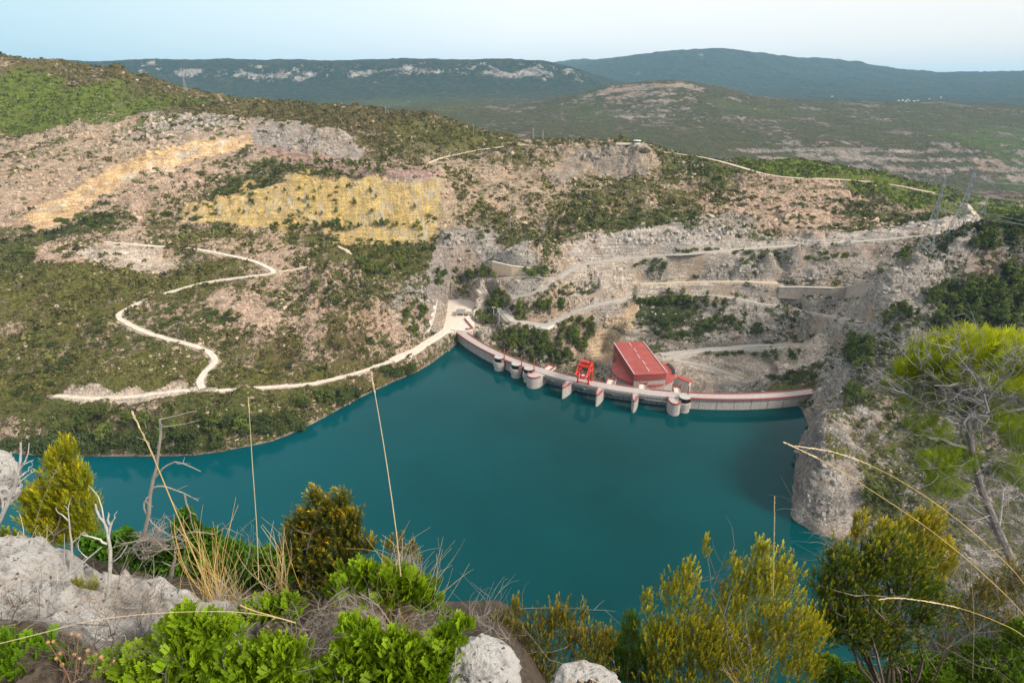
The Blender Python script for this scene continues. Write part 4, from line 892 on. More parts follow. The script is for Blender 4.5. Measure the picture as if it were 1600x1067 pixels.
for i, (px, py) in enumerate(spots):
    d = ray(px, py+.4); 
    R = np.geomspace(1400, 20000, 3000); t = R/math.hypot(d[0], d[1]); gg = G.sample(d[0]*t, d[1]*t); w = np.nonzero(EYE+d[2]*t < gg)[0]
    if not len(w): continue
    k = w[0]; p = np.array([d[0]*t[k], d[1]*t[k], gg[k]]); s = p[1]/F
    w_, h_ = s*vill.uniform(1.5, 2.8), s*vill.uniform(.8, 1.3); r = empty('house', tuple(p), 0)
    tag(r, 'tiny white village house far off below the blue mountains', 'house', 'far white village houses')
    mb = MB(); mb.box((p[0], p[1], p[2]+h_/2-2), (w_, w_*.8, h_+4)); mb.build('wall', M_LIGHT, r)
    mb = MB(); z = p[2]+h_; mb.add([(p[0]-w_*.52, p[1]-w_*.42, z+.01), (p[0]+w_*.52, p[1]-w_*.42, z+.01), (p[0]+w_*.52, p[1]+w_*.42, z+.01), (p[0]-w_*.52, p[1]+w_*.42, z+.01), (p[0]-w_*.52, p[1], z+h_*.3), (p[0]+w_*.52, p[1], z+h_*.3)], [(0,1,5,4),(2,3,4,5),(0,4,3),(1,2,5),(3,2,1,0)]); mb.build('roof', M_GREYROOF, r)
# ------------------------------------------------------------------ pylons and wires
def make_pylon(loc, h, spread, rz, name='pylon', bar=.42, arms=True):
    r = empty(name, tuple(loc), rz); X, Y_, Z0 = loc; ca, sa = math.cos(rz), math.sin(rz)
    def P(x, y, z): return (X+x*ca-y*sa, Y_+x*sa+y*ca, Z0+z)
    def w(z): f = z/h; return spread/2*(1-f/.62*.80) if f < .62 else spread/2*(.20-(f-.62)*.30)
    for sx in (-1, 1):
        for sy in (-1, 1):
            mb = MB(); mb.tube([P(sx*w(0), sy*w(0), -4), P(sx*w(0), sy*w(0), 0), P(sx*w(h*.62), sy*w(h*.62), h*.62), P(sx*w(h)*.9, sy*w(h)*.9, h)], [bar*.8, bar*.8, bar*.6, bar*.4], 4); mb.build('leg', M_STEEL, r)
    mb = MB(); zs = [0, .13, .25, .36, .46, .55, .62, .68, .74, .80, .86, .92, 1.0]
    for a, b_ in zip(zs[:-1], zs[1:]):
        A, B = w(a*h), w(b_*h)
        for s in (-1, 1):
            for p, q_ in (((-A, s*A), (B, s*B)), ((A, s*A), (-B, s*B)), ((s*A, -A), (s*B, B)), ((s*A, A), (s*B, -B))): mb.tube([P(*p, a*h), P(*q_, b_*h)], bar*.30, 4, False)
            mb.tube([P(-B, s*B, b_*h), P(B, s*B, b_*h)], bar*.3, 4, False); mb.tube([P(s*B, -B, b_*h), P(s*B, B, b_*h)], bar*.3, 4, False)
    mb.build('lattice', M_STEEL, r)
    tips = []
    if arms:
        for f, L in ((.64, .17), (.76, .145), (.88, .12)):
            for s in (-1, 1):
                mb = MB(); a = f*h; A = w(a); e_ = (s*(A+L*h), 0, a+h*.012)
                for sy in (-1, 1): mb.tube([P(s*A, sy*A, a), P(*e_)], bar*.34, 4, False); mb.tube([P(s*A, sy*A, a+h*.045), P(*e_)], bar*.3, 4, False)
                for g in (.33, .66): mb.tube([P(s*(A+L*h*g), 0, a+h*.004), P(s*(A+L*h*g), 0, a+h*(.045-.03*g))], bar*.26, 4, False)
                mb.build('crossarm', M_STEEL, r); mb = MB(); mb.tube([P(*e_), P(e_[0], 0, e_[2]-h*.05)], bar*.3, 5); mb.build('insulator', M_DARK, r); tips.append(np.array(P(e_[0], 0, e_[2]-h*.05)))
    return r, tips
GP = 'steel pylons on the right ridge'
b0 = at_y(1443, 395, 436); r1, tp1 = make_pylon(b0, at_y(1457, 278, 436)[2]-b0[2], 10.5, math.radians(62), bar=.32); tag(r1, 'big steel lattice pylon behind the right ridge, the one nearer the dam', 'pylon', GP)
b1 = at_y(1487, 380, 452); r2, tp2 = make_pylon(b1, at_y(1503, 262, 452)[2]-b1[2], 12.0, math.radians(62), bar=.34); tag(r2, 'big steel lattice pylon behind the right ridge, the taller one farther from the dam', 'pylon', GP)
def pylon_at(px, ytop, ybot, Y, lab, spread=.14, bar=.3):
    b_ = at_y(px, ybot, Y); h = at_y(px, ytop, Y)[2]-b_[2]; r, t_ = make_pylon(b_, h, h*spread, .9, bar=bar); tag(r, lab, 'pylon'); return t_
tp3 = pylon_at(1536, 305, 334, 690, 'small grey pylon standing in the green scrub of the right slope', .2, .35)
pylon_at(291, 104, 145, 1165, 'thin pylon on the left skyline against the blue plateau', .11, .26); pylon_at(833, 199, 226, 1010, 'thin pylon on the saddle, nearer the left hill', .12, .32); pylon_at(848, 203, 226, 1010, 'thin pylon on the saddle, nearer the lookout', .12, .32)
pylon_at(849, 347, 378, 610, 'slim pylon on the scrubby slope left of the road cutting', .13, .28); pylon_at(1316, 278, 306, 760, 'slim pylon beside the pale track on the hilltop', .14, .35)
for i, (px, a, b_, Y, lab) in enumerate(((604, 166, 190, 1080, 'taller wooden pole on the left hill brow'), (608, 172, 192, 1080, 'shorter wooden pole beside the taller one on the left hill brow'), (570, 178, 196, 1060, 'lone wooden pole left of the pair on the hill brow'), (740, 194, 214, 1030, 'lone pole low on the right end of the left hill brow'), (797, 340, 372, 640, 'tall grey pole on the slope above the block wall'))):
    p = at_y(px, b_, Y); h = at_y(px, a, Y)[2]-p[2]; r = empty('utility_pole', tuple(p)); tag(r, lab, 'pole'); mb = MB(); mb.tube([p-np.array([0, 0, 4]), p+np.array([0, 0, h])], [.5, .36], 6); mb.build('post', M_STEEL, r); mb = MB(); mb.box((p[0], p[1], p[2]+h*.93), (4.2, .35, .35)); mb.build('crossarm', M_STEEL, r)
def wire(a, b_, sag, lab, rad=.085):
    a, b_ = np.array(a), np.array(b_); mb = MB(); mb.tube([a+(b_-a)*t-np.array([0, 0, sag*4*t*(1-t)]) for t in np.linspace(0, 1, 25)], rad, 4); tag(mb.build('power_line', M_STEEL), lab, 'power line', 'power lines from the pylons')
far_t = [np.array((x, y, z)) for x, y, z in ((470, 330, 175), (480, 320, 165), (495, 345, 158), (455, 310, 150), (500, 360, 185), (510, 350, 178))]
for i, t_ in enumerate(tp2): wire(t_, far_t[i % 6]+np.array([i*3, i*9-20, 0]), 10, 'sagging power line running right from the taller pylon')
for i, t_ in enumerate(tp1): wire(t_, far_t[i % 6]+np.array([-25+i*3, -40+i*8, -14]), 11, 'sagging power line running right from the pylon nearer the dam')
for i, (a, b_) in enumerate(zip(tp1, tp3)): wire(a, b_, 9, 'thin power line spanning back to the small pylon')
# ------------------------------------------------------------------ vegetation of the slopes
def foliage_mat(name, base, var=.35, trans=0.0, hue=(.17, .14, .04), hv=.35):
    m, n, l, b = new_mat(name); b.inputs['Roughness'].default_value = .75; b.inputs['Specular IOR Level'].default_value = .15
    oi = n.new('ShaderNodeObjectInfo'); at_ = n.new('ShaderNodeAttribute'); at_.attribute_name = 'tint'
    nz = n.new('ShaderNodeTexNoise'); nz.inputs['Scale'].default_value = .9; geo = n.new('ShaderNodeNewGeometry'); l.new(geo.outputs['Position'], nz.inputs['Vector'])
    a = n.new('ShaderNodeMath'); a.operation = 'ADD'; l.new(oi.outputs['Random'], a.inputs[0]); l.new(at_.outputs['Fac'], a.inputs[1])
    fr = n.new('ShaderNodeMath'); fr.operation = 'FRACT'; l.new(a.outputs[0], fr.inputs[0])
    mr = n.new('ShaderNodeMapRange'); l.new(fr.outputs[0], mr.inputs[0]); mr.inputs[3].default_value = 1-var; mr.inputs[4].default_value = 1+var
    n2 = n.new('ShaderNodeMapRange'); l.new(nz.outputs[0], n2.inputs[0]); n2.inputs[1].default_value = .3; n2.inputs[2].default_value = .7; n2.inputs[3].default_value = .75; n2.inputs[4].default_value = 1.3
    mm = n.new('ShaderNodeMath'); mm.operation = 'MULTIPLY'; l.new(mr.outputs[0], mm.inputs[0]); l.new(n2.outputs[0], mm.inputs[1])
    w = n.new('ShaderNodeMath'); w.operation = 'MULTIPLY'; w.inputs[1].default_value = 7.31; l.new(a.outputs[0], w.inputs[0]); f2 = n.new('ShaderNodeMath'); f2.operation = 'FRACT'; l.new(w.outputs[0], f2.inputs[0])
    f3 = n.new('ShaderNodeMath'); f3.operation = 'MULTIPLY'; f3.inputs[1].default_value = hv; l.new(f2.outputs[0], f3.inputs[0])
    mx = n.new('ShaderNodeMix'); mx.data_type = 'RGBA'; l.new(f3.outputs[0], mx.inputs[0]); mx.inputs[6].default_value = (*base, 1); mx.inputs[7].default_value = (*hue, 1)
    sc_ = n.new('ShaderNodeVectorMath'); sc_.operation = 'SCALE'; l.new(mx.outputs[2], sc_.inputs[0]); l.new(mm.outputs[0], sc_.inputs[3]); l.new(sc_.outputs[0], b.inputs['Base Color'])
    if trans:
        tr = n.new('ShaderNodeBsdfTranslucent'); l.new(sc_.outputs[0], tr.inputs[0]); ms = n.new('ShaderNodeMixShader'); ms.inputs[0].default_value = trans
        out = n['Material Output']; l.new(b.outputs[0], ms.inputs[1]); l.new(tr.outputs[0], ms.inputs[2]); l.new(ms.outputs[0], out.inputs[0])
    return m
M_PINE = foliage_mat('pine_needles', (.060, .086, .018), .42, .0, (.125, .145, .026), .6)
M_BUSH = foliage_mat('bush_leaves', (.042, .060, .018), .35, .0, (.062, .078, .024), .5)
M_SCRUB = foliage_mat('scrub_leaves', (.095, .098, .036), .45, .0, (.095, .080, .032), .35)
M_BARK = simple('grey_bark', (.20, .16, .125), .95, .3, 6.0, .4)
rng = np.random.default_rng(11)
def unit(n, r=rng):
    v = r.normal(size=(n, 3)); return v/np.linalg.norm(v, axis=1)[:,None]
def quads_at(C, N, size, r=rng, asp=1.0):
    """one small leaf face per point, facing N"""
    t = np.cross(N, unit(len(C), r)); t /= np.linalg.norm(t, axis=1)[:,None]+1e-9; s = np.cross(N, t); size = np.broadcast_to(size, (len(C),))[:,None]
    V = np.stack([C-t*size, C-s*size*.62*asp, C+t*size, C+s*size*.62*asp], 1).reshape(-1, 3)
    return V, np.arange(len(V)).reshape(-1, 4)
def crown_points(lobes, n, r):
    """points spread through the outer part of several lobes, normals mostly outward"""
    L = np.array(lobes); w = (L[:,3:6].prod(1))**(2/3); k = r.choice(len(L), n, p=w/w.sum()); d = unit(n, r); rad = r.uniform(.45, 1.0, n)**.6
    C = L[k,:3]+d*L[k,3:6]*rad[:,None]; N = d*.8+unit(n, r)*.7+np.array((0, 0, .35)); N /= np.linalg.norm(N, axis=1)[:,None]
    return C, N
def make_pine_meshes(i):
    r = np.random.default_rng(100+i); H = 1.0; lobes = []
    n = r.integers(9, 13); tall = i % 2
    for k in range(n):
        z = r.uniform(.30, .93); w = (.34 if tall else .42)*math.sqrt(max(.05, 1-((z-.45)/.56)**2)); a = r.uniform(0, 6.28); q = r.uniform(.15, .8)*w
        lobes.append((q*math.cos(a), q*math.sin(a), z, r.uniform(.11, .19), r.uniform(.11, .19), r.uniform(.08, .13)))
    C, N = crown_points(lobes, 620, r); V, Q = quads_at(C, N, r.uniform(.022, .050, len(C)), r)
    me = np_mesh('pine_crown', V, Q, M_PINE, False); fattr(me, 'tint', np.repeat(r.uniform(-.06, .06, len(C)), 4))
    mb = MB(); mb.tube([(0, 0, -.12), (.01, 0, .2), (-.012, .01, .5), (.01, -.01, .82)], [.024, .020, .014, .006], 6)
    for l_ in lobes[:6]: mb.tube([(0, 0, l_[2]-.12), (l_[0]*.8, l_[1]*.8, l_[2]-.01)], [.010, .004], 4)
    tm = bpy.data.meshes.new('pine_trunk'); tm.from_pydata(np.concatenate(mb.v).tolist(), [], mb.f); tm.materials.append(M_BARK); return me, tm
def make_bush_mesh(i, mat, n=420, leaf=.085, name='bush'):
    r = np.random.default_rng(200+i); lobes = [(0, 0, .38, .62, .62, .42)]
    for k in range(7):
        a = r.uniform(0, 6.28); q = r.uniform(.35, .75); lobes.append((q*math.cos(a), q*math.sin(a), r.uniform(.25, .62), r.uniform(.25, .42), r.uniform(.25, .42), r.uniform(.2, .36)))
    C, N = crown_points(lobes, n, r); C[:,2] = np.abs(C[:,2]); V, Q = quads_at(C, N, r.uniform(.6, 1.3, len(C))*leaf, r)
    me = np_mesh(name, V, Q, mat, False); fattr(me, 'tint', np.repeat(r.uniform(-.06, .06, len(C)), 4)); return me
PINES = [make_pine_meshes(i) for i in range(6)]; BUSHES = [make_bush_mesh(i, M_BUSH) for i in range(6)]
# zones: centre, half-axes, count, kind, size in metres (low, high), wording
ZN = [
 (858,542,62,26,34,'p',5,9,'on the wooded canyon slope behind the dam'), (850,548,70,24,34,'b',2,3.6,'on the wooded canyon slope behind the dam'),
 (812,534,46,12,16,'p',4.5,7,'on the wooded slope under the hairpin wall'), (765,500,18,16,9,'p',5,8,'on the pale bluff right of the yard wall'),
 (905,520,26,22,12,'p',5,8,'on the slope between hairpin road and powerhouse cliff'), (800,478,34,14,12,'p',6,9.5,'beside the hairpin bend above the yard'), (758,438,30,6,10,'p',6,9,'in the row beside the road behind the yard'),
 (835,436,28,5,8,'p',5,8,'along the cutting below the block wall'), (700,442,18,16,9,'p',4,7,'in the gully above the yard'), (862,486,24,8,9,'p',5,8.5,'on the island of ground inside the hairpin'), (905,452,34,14,14,'b',1.6,3,'on the pale slope below the main road'),
 (1022,470,60,9,20,'p',4.5,8,'in the row along the lower road'), (1108,474,52,10,12,'p',4,7,'below the terrace road behind the powerhouse'), (1060,512,56,14,18,'b',2.4,4.5,'in the dark thicket above the powerhouse'), (1190,512,9,9,3,'b',3,4.5,'alone on the bare rubble right of the powerhouse'), (1140,510,44,12,8,'p',4,6.5,'on the rubble slope right of the thicket'),
 (1120,394,70,4,14,'b',1.6,3,'along the verge of the main road'), (1035,415,50,10,14,'b',1.8,3.2,'on the ledges under the main road'), (1250,400,80,8,14,'b',1.6,3,'on the ledges under the far end of the main road'),
 (1140,553,60,4,10,'b',1.5,2.8,'beside the road above the powerhouse'), (1230,560,40,8,7,'p',3.5,6,'on the rubble below the terrace road'),
 (1338,558,26,28,20,'p',4.5,8,'on the right ridge just behind the cliff edge'), (1405,505,30,22,12,'p',4,7,'on the grey slabs of the right ridge'), (1318,632,18,22,5,'p',5,8.5,'on the cliff top right of the dam end'), (1440,600,44,28,14,'p',4,7,'on the stony slope left of the yellow topped pine'),
 (1500,480,54,40,34,'p',4.5,8,'in the dark wood on the right ridge'), (1570,470,34,48,26,'p',4.5,8,'in the dark wood at the right edge of the ridge'), (1545,378,44,22,18,'p',4,7.5,'on the crest of the right ridge by the pylons'), (1412,408,12,8,3,'p',5,7,'standing clear on the ridge crest left of the pylons'), (1435,700,52,30,12,'p',3.5,6,'on the right slope below the yellow topped pine'), (1385,775,40,24,8,'p',3.5,5.5,'low on the right slope above the inlet'), (1540,700,50,60,14,'p',3.5,6,'on the right slope behind the bare branches'), (1530,560,54,24,14,'p',4,7,'behind the yellow topped pine'),
 (1240,590,40,10,9,'b',2,3.6,'on the green bank behind the right end of the dam'),
 (90,698,90,10,18,'b',2.6,4.8,'above the waterline at the left edge'), (260,692,90,14,20,'b',2.6,5.0,'above the waterline below the road fork'), (430,664,80,16,20,'b',2.2,4.4,'on the shore bank below the bank road'), (545,620,54,10,16,'b',2,3.8,'on the shore bank near the dam'), (622,578,34,9,14,'b',2.2,4,'in the clump between road and water by the dam'),
 (230,676,190,22,18,'p',4.5,7.5,'on the shore bank left of the dam'), (500,630,40,12,5,'p',4,6.5,'near the waterline midway along the bank'),
 (55,575,55,60,24,'b',1.8,3.4,'on the scrubby slope at the left edge'), (150,530,50,36,14,'b',1.6,3,'on the scrub left of the road bend'), (345,497,34,10,13,'b',2,3.4,'in the line of dark bushes inside the road loop'), (300,490,44,14,10,'b',1.6,3,'just right of the road bend'), (420,580,90,10,12,'b',1.5,2.8,'beside the bank road'), (600,545,50,24,14,'b',1.5,2.8,'on the pink slope above the bank road'),
 (650,500,18,36,16,'p',3.5,6,'on the rib left of the drainage channel'), (500,470,84,36,26,'b',1.6,3,'scattered on the pink rubble slope'), (600,410,46,26,22,'p',3.5,6,'on the green shoulder below the ochre slope'), (500,378,110,8,12,'b',1.6,2.8,'on the scrub plateau below the ochre slope'),
 (545,360,130,5,24,'p',4,7,'in the row at the foot of the ochre slope'), (500,318,170,26,18,'p',3,5,'dotted over the ochre slope'), (505,266,120,14,34,'p',3.5,6,'on the bench above the ochre slope'), (375,290,50,22,14,'b',1.8,3.2,'on the rubble left of the ochre slope'), (150,345,76,10,22,'b',2,3.6,'in the dark band under the orange cliff'), (290,330,60,16,16,'b',1.8,3.2,'on the broken ground left of the ochre slope'), (40,385,36,18,8,'b',2,3.4,'near the left end of the orange cliff'),
 (980,320,140,34,26,'b',1.6,3,'on the green face of the central hill'), (1240,325,110,26,22,'b',1.6,3.2,'on the stony face of the central hill'), (760,330,40,40,12,'b',1.6,3,'on the green chute of the central hill'), (870,225,60,3,8,'b',2,3.4,'on the skyline left of the lookout'), (400,200,90,10,12,'b',1.8,3.2,'under the brow of the left hill')]
random.seed(3)
def bare(x, y): return float(T.sample(x, y, T.nearroad)) < 1.0
PLACED = []
_rp = np.concatenate([P for P, h in ROADS.values()]); _d = _rp[:,1]*CP-(_rp[:,2]-EYE)*SP; RPX = 800+_rp[:,0]*F/_d; RPY = 533.5-(_rp[:,1]*SP+(_rp[:,2]-EYE)*CP)*F/_d
def hides_road(h, s, kind):
    d = h[1]*CP-(h[2]-EYE)*SP; x = 800+h[0]*F/d; y = 533.5-(h[1]*SP+(h[2]-EYE)*CP)*F/d; H = (s*.95 if kind == 'p' else s*.85)*F/d; W = (s*.36 if kind == 'p' else s*.85)*F/d
    return np.count_nonzero((np.abs(RPX-x) < W)&(RPY < y+1)&(RPY > y-H)&(_d > d-1)) > 0
for zi, (cx, cy, rx, ry, n, kind, s0, s1, ph_) in enumerate(ZN):
    made = []; tries = 0; n = int(n*1.5)
    big = 1.85 if kind == 'p' else 1.6
    if 'waterline' in ph_ or 'shore bank' in ph_ or 'clump between' in ph_: big *= 1.25
    while len(made) < n and tries < n*6:
        tries += 1; a = random.uniform(0, 6.283); q = math.sqrt(random.random()); h = T.hit(cx+rx*q*math.cos(a), cy+ry*q*math.sin(a))
        if h is None or bare(h[0], h[1]): continue
        rd = math.hypot(h[0]-DCX, h[1]-DCY)
        if (227 < rd < 250 and -55 < h[0] < 225) or (h[2] < .5 and rd > 227): continue
        if math.hypot(h[0]-118, h[1]-460) < 36 or abs(h[0]-111) < 22 and 425 < h[1] < 500: continue
        s = (s0+(s1-s0)*random.random()**1.6)*big
        if hides_road(h, s, kind) and random.random() < .93: continue
        made.append((s, h))
    made.sort(key=lambda t: -t[0])
    for k, (s, h) in enumerate(made): PLACED.append((s/math.hypot(h[0], h[1]), kind, s, h, k, ph_))
REST_V, REST_T, REST_Q, rest_n = [], [], [], 0
kept = {'p': 0, 'b': 0}
def mesh_np(me):
    V = np.empty(len(me.vertices)*3, np.float32); me.vertices.foreach_get('co', V); return V.reshape(-1, 3)
PNP = [mesh_np(c) for c, t in PINES]; BNP = [mesh_np(c) for c in BUSHES]
for app, kind, s, h, k, ph_ in sorted(PLACED, key=lambda t: -t[0]):
    z = gz(h[0], h[1])-.1; rz = random.uniform(0, 6.28); kept[kind] += 1
    if kept[kind] > 295:                      # past three hundred: the rest of the woods as one mass
        V = random.choice(PNP if kind == 'p' else BNP)*(s*1.05); ca, sa = math.cos(rz), math.sin(rz)
        REST_V.append(np.c_[V[:,0]*ca-V[:,1]*sa+h[0], V[:,0]*sa+V[:,1]*ca+h[1], V[:,2]+z]); REST_T.append(np.full(len(V), random.random())); rest_n += len(V); continue
    if kind == 'p':
        o = empty('pine_tree', (h[0], h[1], z), rz); cm, tm = random.choice(PINES)
        o.scale = (s*random.uniform(.85, 1.15), s*random.uniform(.85, 1.15), s*random.uniform(.85, 1.05))
        for nm, me_ in (('crown', cm), ('trunk', tm)):
            c_ = bpy.data.objects.new(nm, me_); COL.objects.link(c_); c_.parent = o
        lab = ('tallest' if k == 0 else 'second tallest' if k == 1 else 'green')+' pine '+ph_; cat = 'pine tree'; g = 'pines '+ph_
    else:
        o = bpy.data.objects.new('bush', random.choice(BUSHES)); COL.objects.link(o); o.location = (h[0], h[1], z); o.rotation_euler = (0, 0, rz); o.scale = (s, s*random.uniform(.8, 1.1), s*random.uniform(.75, 1.1))
        lab = ('largest' if k == 0 else 'second largest' if k == 1 else 'dark green')+' bush '+ph_; cat = 'bush'; g = 'bushes '+ph_
    tag(o, lab, cat, g)
if REST_V:
    V = np.concatenate(REST_V); me = np_mesh('woodland', V, np.arange(len(V)).reshape(-1, 4), M_PINE, False); fattr(me, 'tint', np.concatenate(REST_T))
    o = bpy.data.objects.new('woodland', me); COL.objects.link(o); tag(o, 'smaller pines and bushes scattered over all the slopes', 'woodland', None, 'stuff')
# broken rock on the bare ground: outcrops and rubble nobody could count
phi = (1+5**.5)/2; ICO = np.array([(-1,phi,0),(1,phi,0),(-1,-phi,0),(1,-phi,0),(0,-1,phi),(0,1,phi),(0,-1,-phi),(0,1,-phi),(phi,0,-1),(phi,0,1),(-phi,0,-1),(-phi,0,1)])/1.9
ICF = np.array([(0,11,5),(0,5,1),(0,1,7),(0,7,10),(0,10,11),(1,5,9),(5,11,4),(11,10,2),(10,7,6),(7,1,8),(3,9,4),(3,4,2),(3,2,6),(3,6,8),(3,8,9),(4,9,5),(2,4,11),(6,2,10),(8,6,7),(9,8,1)])
def rocks(X_, Y_, S_, tall, r, name, label):
    n_ = len(X_); V = np.repeat(ICO[None], n_, 0)*r.uniform(.62, 1.25, (n_, 12, 1)); k = r.uniform(.5, 1.4, (n_, 1, 3))*np.array((1, 1, tall)); V = V*k; a = r.uniform(0, 6.28, n_); ca, sa = np.cos(a)[:,None], np.sin(a)[:,None]
    V = np.stack([V[...,0]*ca-V[...,1]*sa, V[...,0]*sa+V[...,1]*ca, V[...,2]], -1)*S_[:,None,None]; Z_ = T.sample(X_, Y_); V += np.stack([X_, Y_, Z_-S_*.18], -1)[:,None]
    Q = (ICF[None]+(np.arange(n_)*12)[:,None,None]).reshape(-1, 3); me = np_mesh(name, V.reshape(-1, 3), Q, M_ROCKS, False); c = T.sample(X_, Y_, RK)*r.uniform(.72, 1.18, (n_, 1)); cattr(me, 'rock', np.repeat(c, 12, 0)); o = bpy.data.objects.new(name, me); COL.objects.link(o); tag(o, label, 'rocks', None, 'stuff')
m, n, l, b = new_mat('broken_rock'); b.inputs['Roughness'].default_value = .95; at_ = n.new('ShaderNodeAttribute'); at_.attribute_name = 'rock'; geo = n.new('ShaderNodeNewGeometry'); nz = n.new('ShaderNodeTexNoise'); nz.inputs['Scale'].default_value = 1.1; nz.inputs['Detail'].default_value = 6; l.new(geo.outputs['Position'], nz.inputs['Vector'])
mr = n.new('ShaderNodeMapRange'); l.new(nz.outputs[0], mr.inputs[0]); mr.inputs[1].default_value = .35; mr.inputs[2].default_value = .65; mr.inputs[3].default_value = .66; mr.inputs[4].default_value = 1.22; sc_ = n.new('ShaderNodeVectorMath'); sc_.operation = 'SCALE'; l.new(at_.outputs['Color'], sc_.inputs[0]); l.new(mr.outputs[0], sc_.inputs[3]); l.new(sc_.outputs[0], b.inputs['Base Color'])
bp = n.new('ShaderNodeBump'); bp.inputs['Strength'].default_value = .8; bp.inputs['Distance'].default_value = .6; l.new(nz.outputs[0], bp.inputs['Height']); l.new(bp.outputs[0], b.inputs['Normal']); M_ROCKS = m
OUT = [(962,250,52,16,110,4,12),(1000,248,16,20,60,6,14),(890,275,26,20,34,3,8),(850,255,20,14,20,3,6),(310,195,90,14,80,3.5,8),(170,215,80,20,70,3.5,8),(250,225,40,16,30,4,8),(80,265,70,26,60,3,6),(40,310,40,20,24,3,6),(702,390,18,44,44,2.5,6),(1000,372,90,8,50,2.5,5),(1110,366,50,8,30,2.5,5),(1420,352,80,6,26,2.5,5),(1300,700,26,70,50,.8,2.6),(1262,735,14,60,60,.8,2.8),(1285,800,24,18,26,.8,2.4),(1400,470,40,40,40,1.2,4.5),(1450,440,30,30,22,1.2,4),(950,525,22,32,60,3,6.5),(480,222,72,12,50,2.5,5.5),(560,255,80,6,36,2.5,5),(770,285,44,22,40,2.5,5.5),(1110,428,90,10,60,1.2,3.4),(1280,425,60,10,36,1.8,4),(430,405,60,6,34,1.8,3.6),(1180,505,60,14,40,1.5,3.2),(790,270,40,20,26,3,5.5),(1190,300,80,18,60,1.8,4),(1080,262,20,10,20,2.5,5),(780,515,18,16,26,2,4),(905,470,30,10,22,2,4),(300,310,60,14,30,2,4),(600,520,50,30,40,1.5,3.2),(420,510,50,14,30,1.5,3)]
ox, oy, os_ = [], [], []; r_ = np.random.default_rng(55)
for cx, cy, rx, ry, n_, s0, s1 in OUT:
    for k in range(n_):
        a = r_.uniform(0, 6.28); q = r_.random()**.5; h = T.hit(cx+rx*q*math.cos(a), cy+ry*q*math.sin(a))
        if h is None or h[2] < .2 or float(T.sample(h[0], h[1], T.nearroad)) < 3.5: continue
        if 222 < math.hypot(h[0]-DCX, h[1]-DCY) < 252 and -55 < h[0] < 226: continue
        ox.append(h[0]); oy.append(h[1]); os_.append((s0+(s1-s0)*r_.random()**1.8)*.62)
rocks(np.array(ox), np.array(oy), np.array(os_), 1.25, r_, 'rock_outcrops', 'angular rock outcrops and crags breaking through the slopes')
# low scrub: far more than anyone could count
nr_, na_ = T.Z.shape
ang = (T.Z-EYE)/fa; hor = np.maximum.accumulate(ang, axis=0); vis = ang >= hor-0.006
dR = np.gradient(T.R)[:,None]; dA = np.gradient(T.az)[None,:]; area = fa*dR*dA
clump = fbm(T.X, T.Y, 26, 4, 301)*.6+fbm(T.X, T.Y, 7, 3, 311)*.5
dens = np.clip((VEG-.34+clump*1.15)*1.7+.03, 0.02, 1)*area*np.clip((420/fa), .0, 1.3)**1.2*(1+2.2*bk)*(1-.85*(ORG > .3))*vis*(T.Z > .6)*(T.nearroad > .8)*(fa > 185)*(fa < 1550)*(np.abs(T.az)[None,:] < .80)
dens[(rr > 228)&(rr < 252)&(T.X > -52)&(T.X < 216)] = 0
p_ = dens.ravel()/dens.sum(); NS = 52000
idx = rng.choice(len(p_), NS, p=p_); ji, ii = idx//na_, idx % na_
jr = np.clip(ji+rng.uniform(-.5, .5, NS), 0, nr_-1); ir_ = np.clip(ii+rng.uniform(-.5, .5, NS), 0, na_-1)
sr = np.interp(jr, np.arange(nr_), T.R); sa_ = np.interp(ir_, np.arange(na_), T.az); sx, sy = sr*np.sin(sa_), sr*np.cos(sa_); sz = T.sample(sx, sy)
gcol = T.sample(sx, sy, GR)
ssz = np.exp(rng.normal(.0, .55, NS)).clip(.35, 3.6)*np.clip(sr/420, .8, 1.7)
nl = 22
d = unit(NS*nl); d[:,2] = np.abs(d[:,2]); rad = rng.uniform(.5, 1, NS*nl)[:,None]
C = np.repeat(np.c_[sx, sy, sz-.08], nl, 0)+d*rad*np.repeat(ssz, nl)[:,None]*np.array((1, 1, .78)); N = d+unit(NS*nl)*.8; N /= np.linalg.norm(N, axis=1)[:,None]
V, Q = quads_at(C, N, np.repeat(ssz, nl)*rng.uniform(.22, .42, NS*nl))
me = np_mesh('scrub', V, Q, M_SCRUB, False); tt = rng.uniform(0, 1, NS); fattr(me, 'tint', np.repeat(tt, nl*4))
# each clump takes the green of the ground it grows on
gl = np.repeat(gcol*rng.uniform(.55, 1.35, NS)[:,None], nl*4, 0); cattr(me, 'leaf', gl)
n = M_SCRUB.node_tree.nodes; l = M_SCRUB.node_tree.links; a_ = n.new('ShaderNodeAttribute'); a_.attribute_name = 'leaf'
for nd in n:
    if nd.type == 'MIX': l.new(a_.outputs['Color'], nd.inputs[6])
den2 = np.clip(1.05-VEG*1.25+fbm(T.X, T.Y, 30, 4, 331)*1.2, 0, 1.5)**1.6*area*np.clip(420/fa, 0, 1.3)**1.5*vis*(T.Z > .4)*(T.nearroad > 1.5)*(fa > 185)*(fa < 1300)*(np.abs(T.az)[None,:] < .80)*(1-.97*(OCH > .3))*(1-.9*(ORG > .3))
den2[(rr > 222)&(rr < 252)&(T.X > -55)&(T.X < 226)] = 0
NR = 15000; idx = rng.choice(den2.size, NR, p=den2.ravel()/den2.sum()); ji, ii = idx//na_, idx % na_
sr2 = np.interp(np.clip(ji+rng.uniform(-.5, .5, NR), 0, nr_-1), np.arange(nr_), T.R); sa2 = np.interp(np.clip(ii+rng.uniform(-.5, .5, NR), 0, na_-1), np.arange(na_), T.az)
